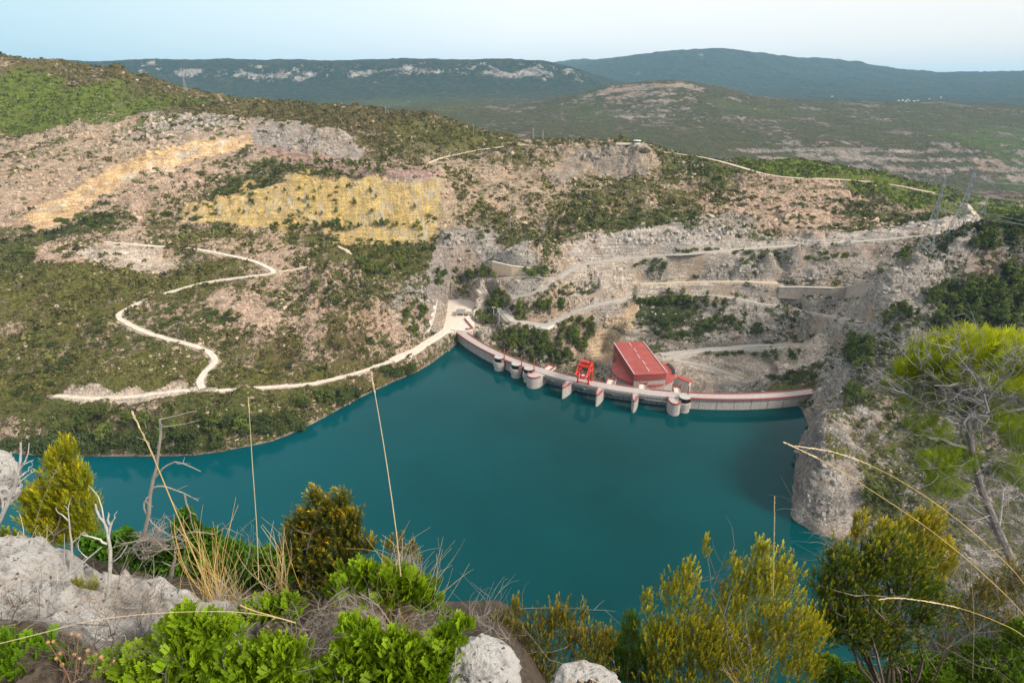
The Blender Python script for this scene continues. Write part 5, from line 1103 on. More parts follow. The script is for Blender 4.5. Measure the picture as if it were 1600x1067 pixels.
rocks(sr2*np.sin(sa2), sr2*np.cos(sa2), np.exp(rng.normal(-.45, .55, NR)).clip(.2, 3.2)*np.clip(sr2/420, .8, 1.8), .8, rng, 'rubble', 'loose stones and rubble strewn over the bare slopes')
so = bpy.data.objects.new('scrub', me); COL.objects.link(so); tag(so, 'low olive scrub clumps covering the hillsides round the lake', 'scrub', None, 'stuff')
# ------------------------------------------------------------------ the ledge underfoot and its plants
def depth_at(p): return p[1]*CP-(p[2]-EYE)*SP
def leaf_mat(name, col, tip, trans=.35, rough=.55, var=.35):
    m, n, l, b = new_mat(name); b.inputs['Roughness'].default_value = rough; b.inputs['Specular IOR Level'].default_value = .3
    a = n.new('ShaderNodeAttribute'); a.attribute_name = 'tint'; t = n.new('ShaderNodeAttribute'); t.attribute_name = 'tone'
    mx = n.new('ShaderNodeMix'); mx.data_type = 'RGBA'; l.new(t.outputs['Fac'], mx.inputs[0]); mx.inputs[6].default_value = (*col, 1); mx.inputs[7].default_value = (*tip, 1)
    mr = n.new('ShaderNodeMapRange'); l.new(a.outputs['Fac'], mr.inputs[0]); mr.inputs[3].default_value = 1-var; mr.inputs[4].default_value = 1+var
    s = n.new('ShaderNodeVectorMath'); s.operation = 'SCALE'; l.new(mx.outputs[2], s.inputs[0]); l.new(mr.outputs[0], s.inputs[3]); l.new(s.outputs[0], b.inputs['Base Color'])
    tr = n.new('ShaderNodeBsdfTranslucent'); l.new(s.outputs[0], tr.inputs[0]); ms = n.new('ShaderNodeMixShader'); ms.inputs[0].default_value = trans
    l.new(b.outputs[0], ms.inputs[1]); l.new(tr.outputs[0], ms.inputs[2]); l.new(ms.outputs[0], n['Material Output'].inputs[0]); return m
def limestone(name):
    m, n, l, b = new_mat(name); b.inputs['Roughness'].default_value = .92
    g = n.new('ShaderNodeNewGeometry')
    def nz(s, d=6, r=.65):
        t = n.new('ShaderNodeTexNoise'); t.inputs['Scale'].default_value = s; t.inputs['Detail'].default_value = d; t.inputs['Roughness'].default_value = r; l.new(g.outputs['Position'], t.inputs['Vector']); return t.outputs[0]
    def rg(x, a, b_, c, d):
        t = n.new('ShaderNodeMapRange'); l.new(x, t.inputs[0])
        for k, v in ((1, a), (2, b_), (3, c), (4, d)): t.inputs[k].default_value = v
        return t.outputs[0]
    def mx(f, a, b_):
        t = n.new('ShaderNodeMix'); t.data_type = 'RGBA'; l.new(f, t.inputs[0])
        for k, v in ((6, a), (7, b_)):
            if isinstance(v, tuple): t.inputs[k].default_value = v
            else: l.new(v, t.inputs[k])
        return t.outputs[2]
    c = mx(rg(nz(2.2), .38, .64, 0, 1), (.60, .575, .55, 1), (.78, .765, .75, 1))
    c = mx(rg(nz(1.3, 5), .52, .68, 0, .7), c, (.52, .38, .27, 1))
    c = mx(rg(nz(11, 6, .7), .50, .62, 0, .75), c, (.27, .26, .26, 1))
    c = mx(rg(nz(38, 4, .6), .60, .66, 0, .9), c, (.05, .05, .052, 1))
    so_ = n.new('ShaderNodeAttribute'); so_.attribute_name = 'soil'
    c = mx(so_.outputs['Fac'], c, mx(rg(nz(30, 5, .7), .35, .65, 0, 1), (.055, .043, .032, 1), (.20, .16, .12, 1)))
    l.new(c, b.inputs['Base Color'])
    add = n.new('ShaderNodeMath'); add.operation = 'ADD'; l.new(nz(14, 8, .75), add.inputs[0]); l.new(nz(4.5, 6, .7), add.inputs[1])
    bp = n.new('ShaderNodeBump'); bp.inputs['Strength'].default_value = 1.0; bp.inputs['Distance'].default_value = .08; l.new(add.outputs[0], bp.inputs['Height']); l.new(bp.outputs[0], b.inputs['Normal']); return m
M_LIME = limestone('pitted_limestone')
EDGE = [(-260,835,1.98),(-100,842,1.98),(-20,849,2.0),(40,846,2.0),(80,850,2.02),(130,868,2.06),(175,877,2.08),(230,893,2.12),(270,916,2.16),(310,941,2.2),(350,957,2.25),(400,985,2.3),(480,1000,2.34),(600,1018,2.36),(690,1010,2.38),(720,1000,2.4),(762,1002,2.4),(785,1020,2.42),(803,1050,2.45),(830,1085,2.5),(880,1062,2.62),(920,1055,2.66),(960,1062,2.7),(1000,1090,2.75)]
EW = np.array([at_z(x, y, EYE-d) for x, y, d in EDGE]); EW = EW[np.argsort(EW[:,0])]
EX = np.r_[-9, EW[:,0], 1.2, 9]; EYv = np.r_[2.0, EW[:,1], 1.1, 1.0]; EZ = np.r_[217.9, EW[:,2], 217.3, 217.0]
def ledge_z(x, y):
    ex = np.interp(x, EX, EYv)+fbm(x, y, .5, 3, 411)*.05; ez = np.interp(x, EX, EZ); d = ex-y
    rock = np.clip(1-np.abs(x+1.0)/6, .3, 1)
    top = ez-.02+.18*(1-np.exp(-np.maximum(d, 0)/.5))+.06*np.maximum(d, 0)
    rgt = np.clip((x-.1)/.5, 0, 1)
    out = ez-(.38+.35*rgt)*(1-np.exp(np.minimum(d, 0)/.12))+(.85+.55*rgt)*np.minimum(d, 0)-4.5*np.maximum(y-4.3, 0)
    z = np.where(d > 0, top, out)
    rug = fbm(x+z*.7, y-z*.4, .50, 6, 421, .62, True)*.12+fbm(x, y, .16, 5, 431, .65)*.05-np.clip(fbm(x+fbm(x, y, .1, 3, 445)*.06, y*2+z, .2, 4, 441)-.12, 0, 1)*.34
    q1 = (fbm(x*1.3+z*.9+y*.5, y*.8-z, .62, 4, 461, .5)*.5+.5)*5; f1 = q1-np.floor(q1); stp = (np.floor(q1)+np.clip((f1-.30)/.22, 0, 1))/5
    rug = (rug*.8+(stp-.5)*.20)*np.clip(1-(x+1.15)/.5, .35, 1)
    return z+rug*np.where(d > -.5, 1, .7)*np.clip((d+2.5)/2, .3, 1)
lx = np.r_[np.linspace(-9, -3.3, 40, endpoint=False), np.linspace(-3.3, 1.3, 420, endpoint=False), np.linspace(1.3, 9, 60)]
ly = np.r_[np.linspace(-6, .5, 50, endpoint=False), np.linspace(.5, 2.7, 300, endpoint=False), np.linspace(2.7, 7.2, 80)]
gx, gy = np.meshgrid(lx, ly); gz_ = ledge_z(gx, gy); i = np.arange(gx.size).reshape(gx.shape)
Q = np.stack([i[:-1,:-1], i[:-1,1:], i[1:,1:], i[1:,:-1]], -1).reshape(-1, 4)
o = bpy.data.objects.new('rocky_ground', np_mesh('rocky_ground', np.c_[gx.ravel(), gy.ravel(), gz_.ravel()], Q, M_LIME, True)); COL.objects.link(o); tag(o, kind='structure')
fattr(o.data, 'soil', np.clip(np.clip((gx+1.22+fbm(gx, gy, .3, 4, 451)*.5)/.25, 0, 1)*np.clip((2.6-gx)/.2, 0, 1)+np.clip((1.62-gy+gx*.0+fbm(gx, gy, .25, 4, 455)*.4)/.15, 0, 1)+np.clip((gy-np.interp(gx, EX, EYv)-.25)/.2, 0, 1), 0, 1))
def boulder(px, py, Y, rx, ry, seed, label):
    c = at_y(px, py, Y); s = depth_at(c)/F; n, m_ = 120, 80; th, ph_ = np.meshgrid(np.linspace(0, 2*math.pi, n, endpoint=False), np.linspace(0, math.pi, m_))
    d = np.stack([np.sin(ph_)*np.cos(th), np.sin(ph_)*np.sin(th), np.cos(ph_)], -1).reshape(-1, 3); qq = (fbm(d[:,0]*1.2+seed*3, d[:,1]+d[:,2]*1.3, .8, 4, seed+9)*.5+.5)*5; qf = qq-np.floor(qq); r = .9+.22*((np.floor(qq)+np.clip((qf-.3)/.25, 0, 1))/5)+fbm(d[:,0]+d[:,2]*.8+seed, d[:,1]-d[:,2]*.6, .9, 5, seed, .55, True)*.22+fbm(d[:,0]*1.3+seed, d[:,2]*1.2+d[:,1], .3, 4, seed+5)*.08
    V = d*r[:,None]*np.array((rx*s, rx*s*.8, ry*s))+c; i = np.arange(n*m_).reshape(m_, n); Q = np.stack([i[:-1], np.roll(i[:-1], -1, 1), np.roll(i[1:], -1, 1), i[1:]], -1).reshape(-1, 4)[:, ::-1]
    o = bpy.data.objects.new('boulder', np_mesh('boulder', V, Q, M_LIME, True)); COL.objects.link(o); tag(o, label, 'rock')
boulder(-14, 745, 3.0, 34, 46, 3, 'pale weathered boulder at the left edge beside bare twigs')
boulder(756, 1044, 1.60, 54, 46, 8, 'white pitted boulder among bright leaves at the lower edge')
boulder(915, 1078, 2.0, 50, 22, 12, 'small white rock half under the golden brown bush')
# plant kit
def frames(D, r):
    D = D/np.linalg.norm(D, axis=1)[:,None]; a = np.cross(D, unit(len(D), r)); a /= np.linalg.norm(a, axis=1)[:,None]+1e-9; return np.stack([D, a, np.cross(D, a)], 1)
def tile(uV, uQ, uT, P, D, S, r):
    M = frames(D, r); V = np.einsum('ij,njk->nik', uV, M)*np.asarray(S)[:,None,None]+P[:,None]; n = len(P)
    Q = (uQ[None]+(np.arange(n)*len(uV))[:,None,None]).reshape(-1, 4); return V.reshape(-1, 3), Q, np.tile(uT, n), np.repeat(r.uniform(0, 1, n), len(uV))
def unit_leaf(ax0, ax1, w, tone=(0, 0)):
    """pointed leaf from ax0 to ax1, folded a little along its midrib: two faces"""
    a, b_ = np.array(ax0, float), np.array(ax1, float); d = b_-a; L = np.linalg.norm(d); s = np.cross(d/L, (0, 0, 1.0)); 
    if np.linalg.norm(s) < .1: s = np.array((0, 1.0, 0))
    s /= np.linalg.norm(s); up = np.cross(s, d/L)*w*.35; m1 = a+d*.38; m2 = a+d*.72
    V = [a, m1+s*w+up, m2+s*w*.8+up, b_, m2-s*w*.8+up, m1-s*w+up]; return V, [(0, 1, 2, 3), (0, 3, 4, 5)], [tone[0]]*2+[tone[1]]*2+[tone[1], tone[0]]
def merge_units(us):
    V, Q, T_ = [], [], []
    for v, q, t in us: Q += [tuple(k+len(V) for k in f) for f in q]; V += list(v); T_ += list(t)
    return np.array(V, float), np.array(Q), np.array(T_, float)
def u_pinnate():
    us = []
    for k in range(4):
        x = .22+.2*k
        for s in (-1, 1): us.append(unit_leaf((x, 0, 0), (x+.22, s*.36, .06), .11, (0, .25)))
    us.append(unit_leaf((.92, 0, 0), (1.28, 0, .05), .11, (.1, .4))); return merge_units(us)
def u_needles(n, L, w, spread, tip, r):
    us = []
    for k in range(n):
        x = k/n; a = r.uniform(0, 6.28); f = spread*(1-.5*x); us.append(unit_leaf((x, 0, 0), (x+L*(1-f*.35), L*f*math.cos(a), L*f*math.sin(a)), w, (max(0, (x-.45)*1.6)*tip, max(0, (x-.35)*1.6)*tip)))
    return merge_units(us)
ur = np.random.default_rng(77)
U_PIN = u_pinnate(); U_JUN = u_needles(22, .26, .030, 1.0, 1.0, ur); U_ROS = u_needles(20, .20, .042, .9, .9, ur); U_PINE = u_needles(26, .55, .016, .9, .5, ur); U_FEA = u_needles(18, .30, .022, .75, .6, ur)
U_LEAF = merge_units([unit_leaf((0, 0, 0), (1, 0, 0), .36, (0, .2)), unit_leaf((.1, 0, 0), (.3, .9, .2), .34, (0, .2)), unit_leaf((.1, 0, 0), (.2, -.85, .25), .34, (.1, .3))])
M_TWIG = simple('dry_grey_twig', (.27, .24, .215), .9, .25, 20, .2); M_DKTWIG = simple('dark_twig', (.13, .105, .09), .9, .3, 20, .2); M_BLEACH = simple('bleached_wood', (.43, .41, .385), .85, .2, 14, .25)
M_STRAW = simple('straw', (.50, .36, .13), .8, .25, 8); M_STRAWP = simple('pale_straw', (.58, .47, .29), .8, .2, 8); M_GBLADE = simple('green_blade', (.14, .18, .04), .7, .3, 6)
def curve(a, b_, r, bow=.12, n=6):
    a, b_ = np.array(a), np.array(b_); L = np.linalg.norm(b_-a); o = r.normal(size=3)*bow*L; o[2] = abs(o[2])*.6
    return [a+(b_-a)*t+o*math.sin(math.pi*t)*(1-t*.3)+r.normal(size=3)*L*.012*(0 < t < 1) for t in np.linspace(0, 1, n)]
def shrub(name, label, cat, lobes, Y, base, unit_, n, size, mat, seed, wood=M_DKTWIG, stems=7, rad=.012, up=.6, depth=.8, twigs=60, bare=0, barem=None, parts=('foliage', 'branches'), outward=.8, hollow=.35, jit=.07):
    r = np.random.default_rng(seed); B = at_y(*base[:2], base[2] if len(base) > 2 else Y); root = empty(name, tuple(B)); tag(root, label, cat)
    L = []
    for l_ in lobes:
        cx, cy, rx, ry = l_[:4]; yy = Y+(l_[4] if len(l_) > 4 else 0); c = at_y(cx, cy, yy); s = depth_at(c)/F; L.append((*c, rx*s, (rx+ry)/2*s*depth, ry*s))
    L = np.array(L); w = L[:,3]*L[:,5]; k = r.choice(len(L), n, p=w/w.sum()); d = unit(n, r); q = r.uniform(hollow, 1.0, n)**.55
    P = L[k,:3]+d*L[k,3:6]*q[:,None]*(1+r.normal(size=n)*jit)[:,None]; ctr = L[k,:3]-np.array((0, 0, 1))*L[k,5:6]*.6
    D = (P-ctr); D /= np.linalg.norm(D, axis=1)[:,None]; D = D*outward+np.array((0, 0, up))+unit(n, r)*.45
    V, Q, tone, tint = tile(*unit_, P-D/np.linalg.norm(D, axis=1)[:,None]*size*.5, D, size*r.uniform(.65, 1.3, n), r)
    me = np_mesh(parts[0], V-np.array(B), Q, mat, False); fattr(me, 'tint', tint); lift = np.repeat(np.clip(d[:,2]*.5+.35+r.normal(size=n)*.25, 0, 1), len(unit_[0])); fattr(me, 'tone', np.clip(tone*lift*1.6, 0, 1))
    fo = bpy.data.objects.new(parts[0], me); COL.objects.link(fo); fo.parent = root
    mb = MB(); main = []
    for j in range(stems):
        t_ = L[j % len(L)]; e_ = t_[:3]+r.normal(size=3)*t_[3:6]*.35; c = curve(B+r.normal(size=3)*rad*2*np.array((1, 1, 0)), e_, r, .10, 8); main.append(c); mb.tube(c, list(np.linspace(rad, rad*.3, 8)), 6)
    pts = np.array([p for c in main for p in c[2:]])
    for j in r.choice(n, min(n, twigs), replace=False):
        dd = np.linalg.norm(pts-P[j], axis=1)+np.maximum(0, pts[:,2]-P[j,2])*1.5; a = pts[np.argmin(dd+r.uniform(0, .15, len(pts))*dd)]; mb.tube(curve(a, P[j], r, .10, 5), list(np.linspace(rad*.32, rad*.10, 5)), 4, False)
    mb.build(parts[1], wood, root)
    if bare:
        mb = MB()
        for j in range(bare):
            t_ = L[r.integers(len(L))]; a = pts[r.integers(len(pts))]; e_ = t_[:3]+unit(1, r)[0]*t_[3:6]*r.uniform(.4, .95); e_[2] = max(e_[2], a[2]-.05); c = curve(a, e_, r, .14, 6); mb.tube(c, list(np.linspace(rad*.3, rad*.07, 6)), 4, False)
            for z in range(3):
                b0 = c[r.integers(2, 5)]; mb.tube(curve(b0, b0+(e_-a)*r.uniform(.05, .2)+unit(1, r)[0]*.14*np.linalg.norm(e_-a), r, .15, 4), list(np.linspace(rad*.18, rad*.05, 4)), 4, False)
        mb.build('bare_twigs', barem or M_TWIG, root)
    return root
ML_YEL = leaf_mat('yellow_juniper', (.27, .30, .016), (.66, .54, .012)); ML_JUN = leaf_mat('juniper_green', (.062, .090, .014), (.48, .35, .02)); ML_OAK = leaf_mat('holly_oak_leaf', (.055, .15, .012), (.13, .28, .014))
ML_MAS = leaf_mat('mastic_leaf', (.17, .285, .008), (.36, .47, .012), .42); ML_MAS2 = leaf_mat('mastic_leaf_deep', (.10, .22, .008), (.25, .38, .012), .42); ML_GOLD = leaf_mat('golden_rosemary', (.27, .28, .018), (.62, .53, .02)); ML_OLIV = leaf_mat('olive_rosemary', (.16, .155, .02), (.42, .31, .03)); ML_DKG = leaf_mat('deep_green_rosemary', (.075, .135, .012), (.46, .40, .018)); ML_PINE = leaf_mat('bright_pine_needle', (.17, .25, .012), (.50, .53, .012), .4); ML_GRN = leaf_mat('fresh_green_shoot', (.12, .22, .016), (.28, .38, .03))
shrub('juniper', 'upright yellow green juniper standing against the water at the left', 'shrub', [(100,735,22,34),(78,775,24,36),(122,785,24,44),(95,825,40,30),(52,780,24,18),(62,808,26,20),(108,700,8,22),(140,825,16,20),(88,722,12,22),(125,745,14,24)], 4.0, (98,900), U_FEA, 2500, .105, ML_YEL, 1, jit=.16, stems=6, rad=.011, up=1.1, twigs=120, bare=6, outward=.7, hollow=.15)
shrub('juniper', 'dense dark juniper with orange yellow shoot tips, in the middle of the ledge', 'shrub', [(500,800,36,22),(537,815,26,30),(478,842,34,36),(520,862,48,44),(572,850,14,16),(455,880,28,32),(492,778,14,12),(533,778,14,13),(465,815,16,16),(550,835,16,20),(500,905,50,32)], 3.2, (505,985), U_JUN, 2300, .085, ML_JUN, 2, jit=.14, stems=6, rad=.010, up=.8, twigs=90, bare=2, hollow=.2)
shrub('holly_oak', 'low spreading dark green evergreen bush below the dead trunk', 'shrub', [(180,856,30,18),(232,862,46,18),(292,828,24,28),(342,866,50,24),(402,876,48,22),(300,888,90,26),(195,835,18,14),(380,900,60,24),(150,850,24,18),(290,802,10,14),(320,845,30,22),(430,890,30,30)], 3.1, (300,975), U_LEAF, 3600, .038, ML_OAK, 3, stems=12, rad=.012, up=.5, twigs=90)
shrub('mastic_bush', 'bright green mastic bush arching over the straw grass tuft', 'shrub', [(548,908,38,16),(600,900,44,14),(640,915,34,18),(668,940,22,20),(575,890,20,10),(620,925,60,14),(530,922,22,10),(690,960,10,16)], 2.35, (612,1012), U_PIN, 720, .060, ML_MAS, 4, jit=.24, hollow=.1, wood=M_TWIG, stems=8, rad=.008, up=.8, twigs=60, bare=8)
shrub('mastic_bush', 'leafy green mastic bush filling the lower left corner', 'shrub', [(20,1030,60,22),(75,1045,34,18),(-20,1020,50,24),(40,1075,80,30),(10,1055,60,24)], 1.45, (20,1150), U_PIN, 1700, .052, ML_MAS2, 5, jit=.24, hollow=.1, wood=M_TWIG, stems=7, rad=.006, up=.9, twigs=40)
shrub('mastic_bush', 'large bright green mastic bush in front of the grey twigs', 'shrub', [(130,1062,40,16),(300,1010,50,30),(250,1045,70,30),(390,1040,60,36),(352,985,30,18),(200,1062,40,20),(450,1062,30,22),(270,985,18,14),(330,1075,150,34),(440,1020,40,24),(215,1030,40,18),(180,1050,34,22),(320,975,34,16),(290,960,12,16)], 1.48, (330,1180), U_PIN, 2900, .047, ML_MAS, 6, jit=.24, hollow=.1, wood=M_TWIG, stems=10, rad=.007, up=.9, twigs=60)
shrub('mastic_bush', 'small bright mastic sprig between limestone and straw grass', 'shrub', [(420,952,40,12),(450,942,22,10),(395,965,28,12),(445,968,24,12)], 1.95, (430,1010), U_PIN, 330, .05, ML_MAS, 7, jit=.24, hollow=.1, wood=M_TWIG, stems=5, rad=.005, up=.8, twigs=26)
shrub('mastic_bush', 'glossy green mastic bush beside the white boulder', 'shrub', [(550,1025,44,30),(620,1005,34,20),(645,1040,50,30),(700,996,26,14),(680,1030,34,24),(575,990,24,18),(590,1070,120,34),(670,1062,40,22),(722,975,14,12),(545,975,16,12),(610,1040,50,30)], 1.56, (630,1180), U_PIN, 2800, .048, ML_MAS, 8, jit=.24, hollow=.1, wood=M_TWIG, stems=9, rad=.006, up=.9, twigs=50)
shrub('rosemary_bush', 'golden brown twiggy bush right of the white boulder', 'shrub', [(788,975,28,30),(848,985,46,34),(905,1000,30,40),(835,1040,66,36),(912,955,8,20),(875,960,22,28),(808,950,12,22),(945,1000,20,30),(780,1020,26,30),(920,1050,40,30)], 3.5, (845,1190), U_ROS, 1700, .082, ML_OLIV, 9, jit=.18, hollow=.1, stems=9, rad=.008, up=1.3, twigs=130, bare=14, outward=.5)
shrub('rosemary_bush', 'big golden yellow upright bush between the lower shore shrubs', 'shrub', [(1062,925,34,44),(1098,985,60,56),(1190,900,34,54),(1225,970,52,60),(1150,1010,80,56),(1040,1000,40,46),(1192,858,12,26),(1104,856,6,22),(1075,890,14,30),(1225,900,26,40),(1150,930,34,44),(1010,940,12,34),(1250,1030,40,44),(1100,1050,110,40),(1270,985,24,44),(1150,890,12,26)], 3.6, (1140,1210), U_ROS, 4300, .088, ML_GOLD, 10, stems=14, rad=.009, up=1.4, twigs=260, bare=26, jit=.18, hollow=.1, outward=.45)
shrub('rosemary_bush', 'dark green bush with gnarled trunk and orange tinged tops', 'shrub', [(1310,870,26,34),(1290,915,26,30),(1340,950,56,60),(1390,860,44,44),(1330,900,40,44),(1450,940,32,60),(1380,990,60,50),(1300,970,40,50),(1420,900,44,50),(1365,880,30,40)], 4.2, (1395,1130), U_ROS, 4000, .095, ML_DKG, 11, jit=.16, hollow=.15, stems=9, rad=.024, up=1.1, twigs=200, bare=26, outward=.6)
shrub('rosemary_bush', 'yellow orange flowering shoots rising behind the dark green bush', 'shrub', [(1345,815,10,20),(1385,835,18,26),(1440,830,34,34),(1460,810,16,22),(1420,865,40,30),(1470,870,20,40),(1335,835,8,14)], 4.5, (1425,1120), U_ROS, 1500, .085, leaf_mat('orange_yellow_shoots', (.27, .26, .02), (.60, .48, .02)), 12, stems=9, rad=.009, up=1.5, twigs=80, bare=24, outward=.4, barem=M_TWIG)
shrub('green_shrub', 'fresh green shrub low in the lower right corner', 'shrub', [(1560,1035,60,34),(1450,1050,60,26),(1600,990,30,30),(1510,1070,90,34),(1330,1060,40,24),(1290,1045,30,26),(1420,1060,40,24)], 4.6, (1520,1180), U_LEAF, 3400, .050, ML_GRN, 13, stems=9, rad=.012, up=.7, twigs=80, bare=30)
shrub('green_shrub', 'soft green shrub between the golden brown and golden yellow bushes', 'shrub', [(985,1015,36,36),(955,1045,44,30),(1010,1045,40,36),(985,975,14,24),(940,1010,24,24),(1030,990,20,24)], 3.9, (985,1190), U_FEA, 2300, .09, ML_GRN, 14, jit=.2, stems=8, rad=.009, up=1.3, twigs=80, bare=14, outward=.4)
shrub('thyme_cushion', 'small yellow green cushion plant growing on the limestone', 'plant', [(118,925,24,13),(140,915,14,10),(100,935,16,10),(122,908,8,8)], 1.95, (122,950), U_FEA, 300, .034, ML_GOLD, 15, stems=6, rad=.004, up=.9, twigs=60, bare=16)
shrub('rosemary_bush', 'small dark bush on the left edge below the bare twigs', 'shrub', [(8,850,14,22),(24,842,10,14),(2,835,8,10)], 3.6, (8,930), U_ROS, 160, .07, ML_DKG, 16, stems=5, rad=.008, up=1.0, twigs=30)
shrub('rosemary_bush', 'little orange tipped shrub behind the straw grass tuft', 'shrub', [(615,850,14,10),(640,855,16,8),(625,838,8,8),(650,870,10,10)], 2.9, (625,960), U_ROS, 90, .06, ML_OLIV, 17, stems=5, rad=.007, up=1.0, twigs=40, bare=40)
# ------------------------------------------------------------------ the pine on the right: bare grey limbs under a flat bright crown
def px3(pts, Y): return [at_y(p[0], p[1], Y+(p[2] if len(p) > 2 else 0)) for p in pts]
PY = 8.0; r = np.random.default_rng(31)
path = px3([(1700,1180,.6),(1640,1010,.3),(1600,915,.1),(1560,830),(1532,760),(1518,700),(1512,655)], PY); B = path[0]-np.array((-.2, 0, 2.2))
pine = empty('pine_tree', tuple(B)); tag(pine, 'leaning pine with bare grey branches and flat yellow green crown', 'pine tree')
mb = MB(); mb.tube([B, *path], [.17, .14, .11, .085, .068, .056, .045, .034], 9); mb.build('trunk', simple('pine_bark', (.20, .185, .185), .95, .3, 9, .5), pine)
CR = [(1470,556,44,20),(1530,546,56,20),(1592,566,50,24),(1440,584,26,14),(1500,580,70,18),(1560,596,56,18),(1620,590,40,30),(1425,578,16,10),(1655,600,40,40),(1412,588,12,8),(1600,545,30,16),(1500,535,20,10),(1560,540,26,12)]
LOW = [(1452,598,30,10),(1480,628,34,12),(1450,672,34,14),(1500,720,24,18),(1570,660,40,16),(1590,740,30,24),(1460,730,26,22),(1540,640,30,12),(1420,640,18,10),(1610,690,40,30),(1400,602,16,8),(1475,762,26,20)]
mbL = MB(); tips = []; hub = [np.array(p) for p in path[2:]]
for cx, cy, rx, ry in CR*2+LOW:
    e_ = at_y(cx+r.normal()*rx*.5, cy+ry*.4, PY+r.normal()*.55); c_ = [h for h in hub if h[2] < e_[2]+.05] or hub[:2]
    a = min(c_, key=lambda h: np.linalg.norm(h-e_)+r.uniform(0, .7)); c = curve(a, e_, r, .13, 8); mbL.tube(c, list(np.linspace(.022, .006, 8)), 6, False)
    for k in range(9):
        b0 = c[r.integers(2, 7)]; f_ = b0+(e_-a)*r.uniform(.12, .40)+unit(1, r)[0]*r.uniform(.15, .38); cc_ = curve(b0, f_, r, .16, 5); mbL.tube(cc_, list(np.linspace(.007, .0025, 5)), 4, False); tips.append(f_)
        for z in range(3): mbL.tube(curve(cc_[r.integers(1, 5)], f_+unit(1, r)[0]*.22, r, .2, 4), [.0035, .003, .0025, .002], 4, False)
for h0_, h1_ in zip(hub[:-1], hub[1:]):
    for k in range(9):
        a = h0_+(h1_-h0_)*r.random(); e_ = a+unit(1, r)[0]*r.uniform(.5, 1.2)*np.array((1, .6, .6))+np.array((-.15, 0, .25)); c = curve(a, e_, r, .2, 6); mbL.tube(c, list(np.linspace(.009, .003, 6)), 4, False)
        for z in range(4): mbL.tube(curve(c[r.integers(2, 6)], e_+unit(1, r)[0]*.4, r, .2, 5), list(np.linspace(.0045, .002, 5)), 4, False)
mbL.build('limb', simple('grey_pine_twig', (.235, .225, .23), .9, .25, 12, .2), pine)
def pine_tufts(lobes, n, size, mat, nm, Y):
    L = []
    for cx, cy, rx, ry in lobes: c = at_y(cx, cy, Y); s = depth_at(c)/F; L.append((*c, rx*s, rx*s*.9, ry*s))
    L = np.array(L); w = L[:,3]*L[:,5]; k = r.choice(len(L), n, p=w/w.sum()); d = unit(n, r); P = L[k,:3]+d*L[k,3:6]*(r.uniform(.2, 1, n)**.5)[:,None]; D = d*.5+np.array((0, 0, 1.1))+unit(n, r)*.5
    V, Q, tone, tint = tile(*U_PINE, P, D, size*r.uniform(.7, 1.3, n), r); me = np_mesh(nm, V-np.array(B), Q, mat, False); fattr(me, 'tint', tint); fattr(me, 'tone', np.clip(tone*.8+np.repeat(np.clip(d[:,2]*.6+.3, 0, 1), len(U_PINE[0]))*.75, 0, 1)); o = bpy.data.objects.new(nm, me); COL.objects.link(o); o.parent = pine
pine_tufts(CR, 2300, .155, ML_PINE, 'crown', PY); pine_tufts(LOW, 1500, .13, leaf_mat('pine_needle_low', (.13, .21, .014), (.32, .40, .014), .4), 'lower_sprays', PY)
# ------------------------------------------------------------------ dead wood
def dead(name, label, paths, Y, r0, mat, seed, side=2, cat='dead branch', sl=.35):
    r = np.random.default_rng(seed); allp = [px3(p, Y) for p in paths]; B = allp[0][0]; root = empty(name, tuple(B)); tag(root, label, cat)
    for j, P in enumerate(allp):
        P = resample(np.array(P), np.linalg.norm(np.array(P[0])-np.array(P[-1]))/9+1e-4); P = P+r.normal(size=P.shape)*r0*.22; k = r0 if j == 0 else r0*.48; mb = MB(); mb.tube(list(P), list(np.linspace(k, k*.32, len(P))), 7)
        L = np.linalg.norm(P[-1]-P[0])
        for z in range(side): 
            a = P[r.integers(len(P)//3, len(P))]; e_ = a+(P[-1]-P[0])*r.uniform(.05, .18)+unit(1, r)[0]*L*sl*r.uniform(.3, 1); mb.tube(curve(a, e_, r, .15, 5), list(np.linspace(k*.3, k*.10, 5)), 4, False)
        mb.build('trunk' if j == 0 else 'branch', mat, root)
dead('dead_tree', 'dead grey trunk with bleached curling branches on the ledge', [[(222,850),(233,800),(238,752),(247,712),(250,676),(249,655)],[(240,748),(262,726),(285,723),(313,736)],[(238,762),(262,760),(288,772),(310,781)],[(228,780),(225,793),(238,815),(262,835),(292,845)],[(214,848),(262,842),(300,830),(335,834),(365,811)],[(244,722),(234,700),(226,686),(222,676)],[(246,700),(253,682),(252,662)],[(288,772),(296,800),(302,830)]], 3.0, .014, M_TWIG, 41, 3, 'dead tree', .22)
dead('dead_branch', 'forked bare grey branch rising at the left edge', [[(-10,830),(10,790),(24,755),(31,720),(33,692)],[(24,755),(28,740),(18,715),(17,705)],[(26,748),(40,738),(50,728)],[(28,735),(40,720),(46,694)],[(20,768),(36,748),(50,738)],[(6,800),(2,770),(-6,752)]], 2.6, .013, M_BLEACH, 42, 2, sl=.2)
dead('dead_branch', 'short bleached stick with one side twig standing on limestone', [[(108,915),(112,868),(110,832),(107,798)],[(107,815),(96,803),(87,797)],[(102,900),(100,865),(101,835)],[(110,850),(122,840),(133,828)]], 2.0, .0065, M_BLEACH, 43, 2, sl=.2)
dead('dead_branch', 'tall crooked bleached stick in front of the limestone ledge', [[(150,1000),(166,950),(172,900),(172,860),(168,826),(156,808),(148,788)],[(170,835),(176,815),(179,804)],[(167,848),(150,841),(128,835)],[(170,820),(169,805),(170,800)]], 1.85, .010, M_BLEACH, 44, 2, sl=.15)
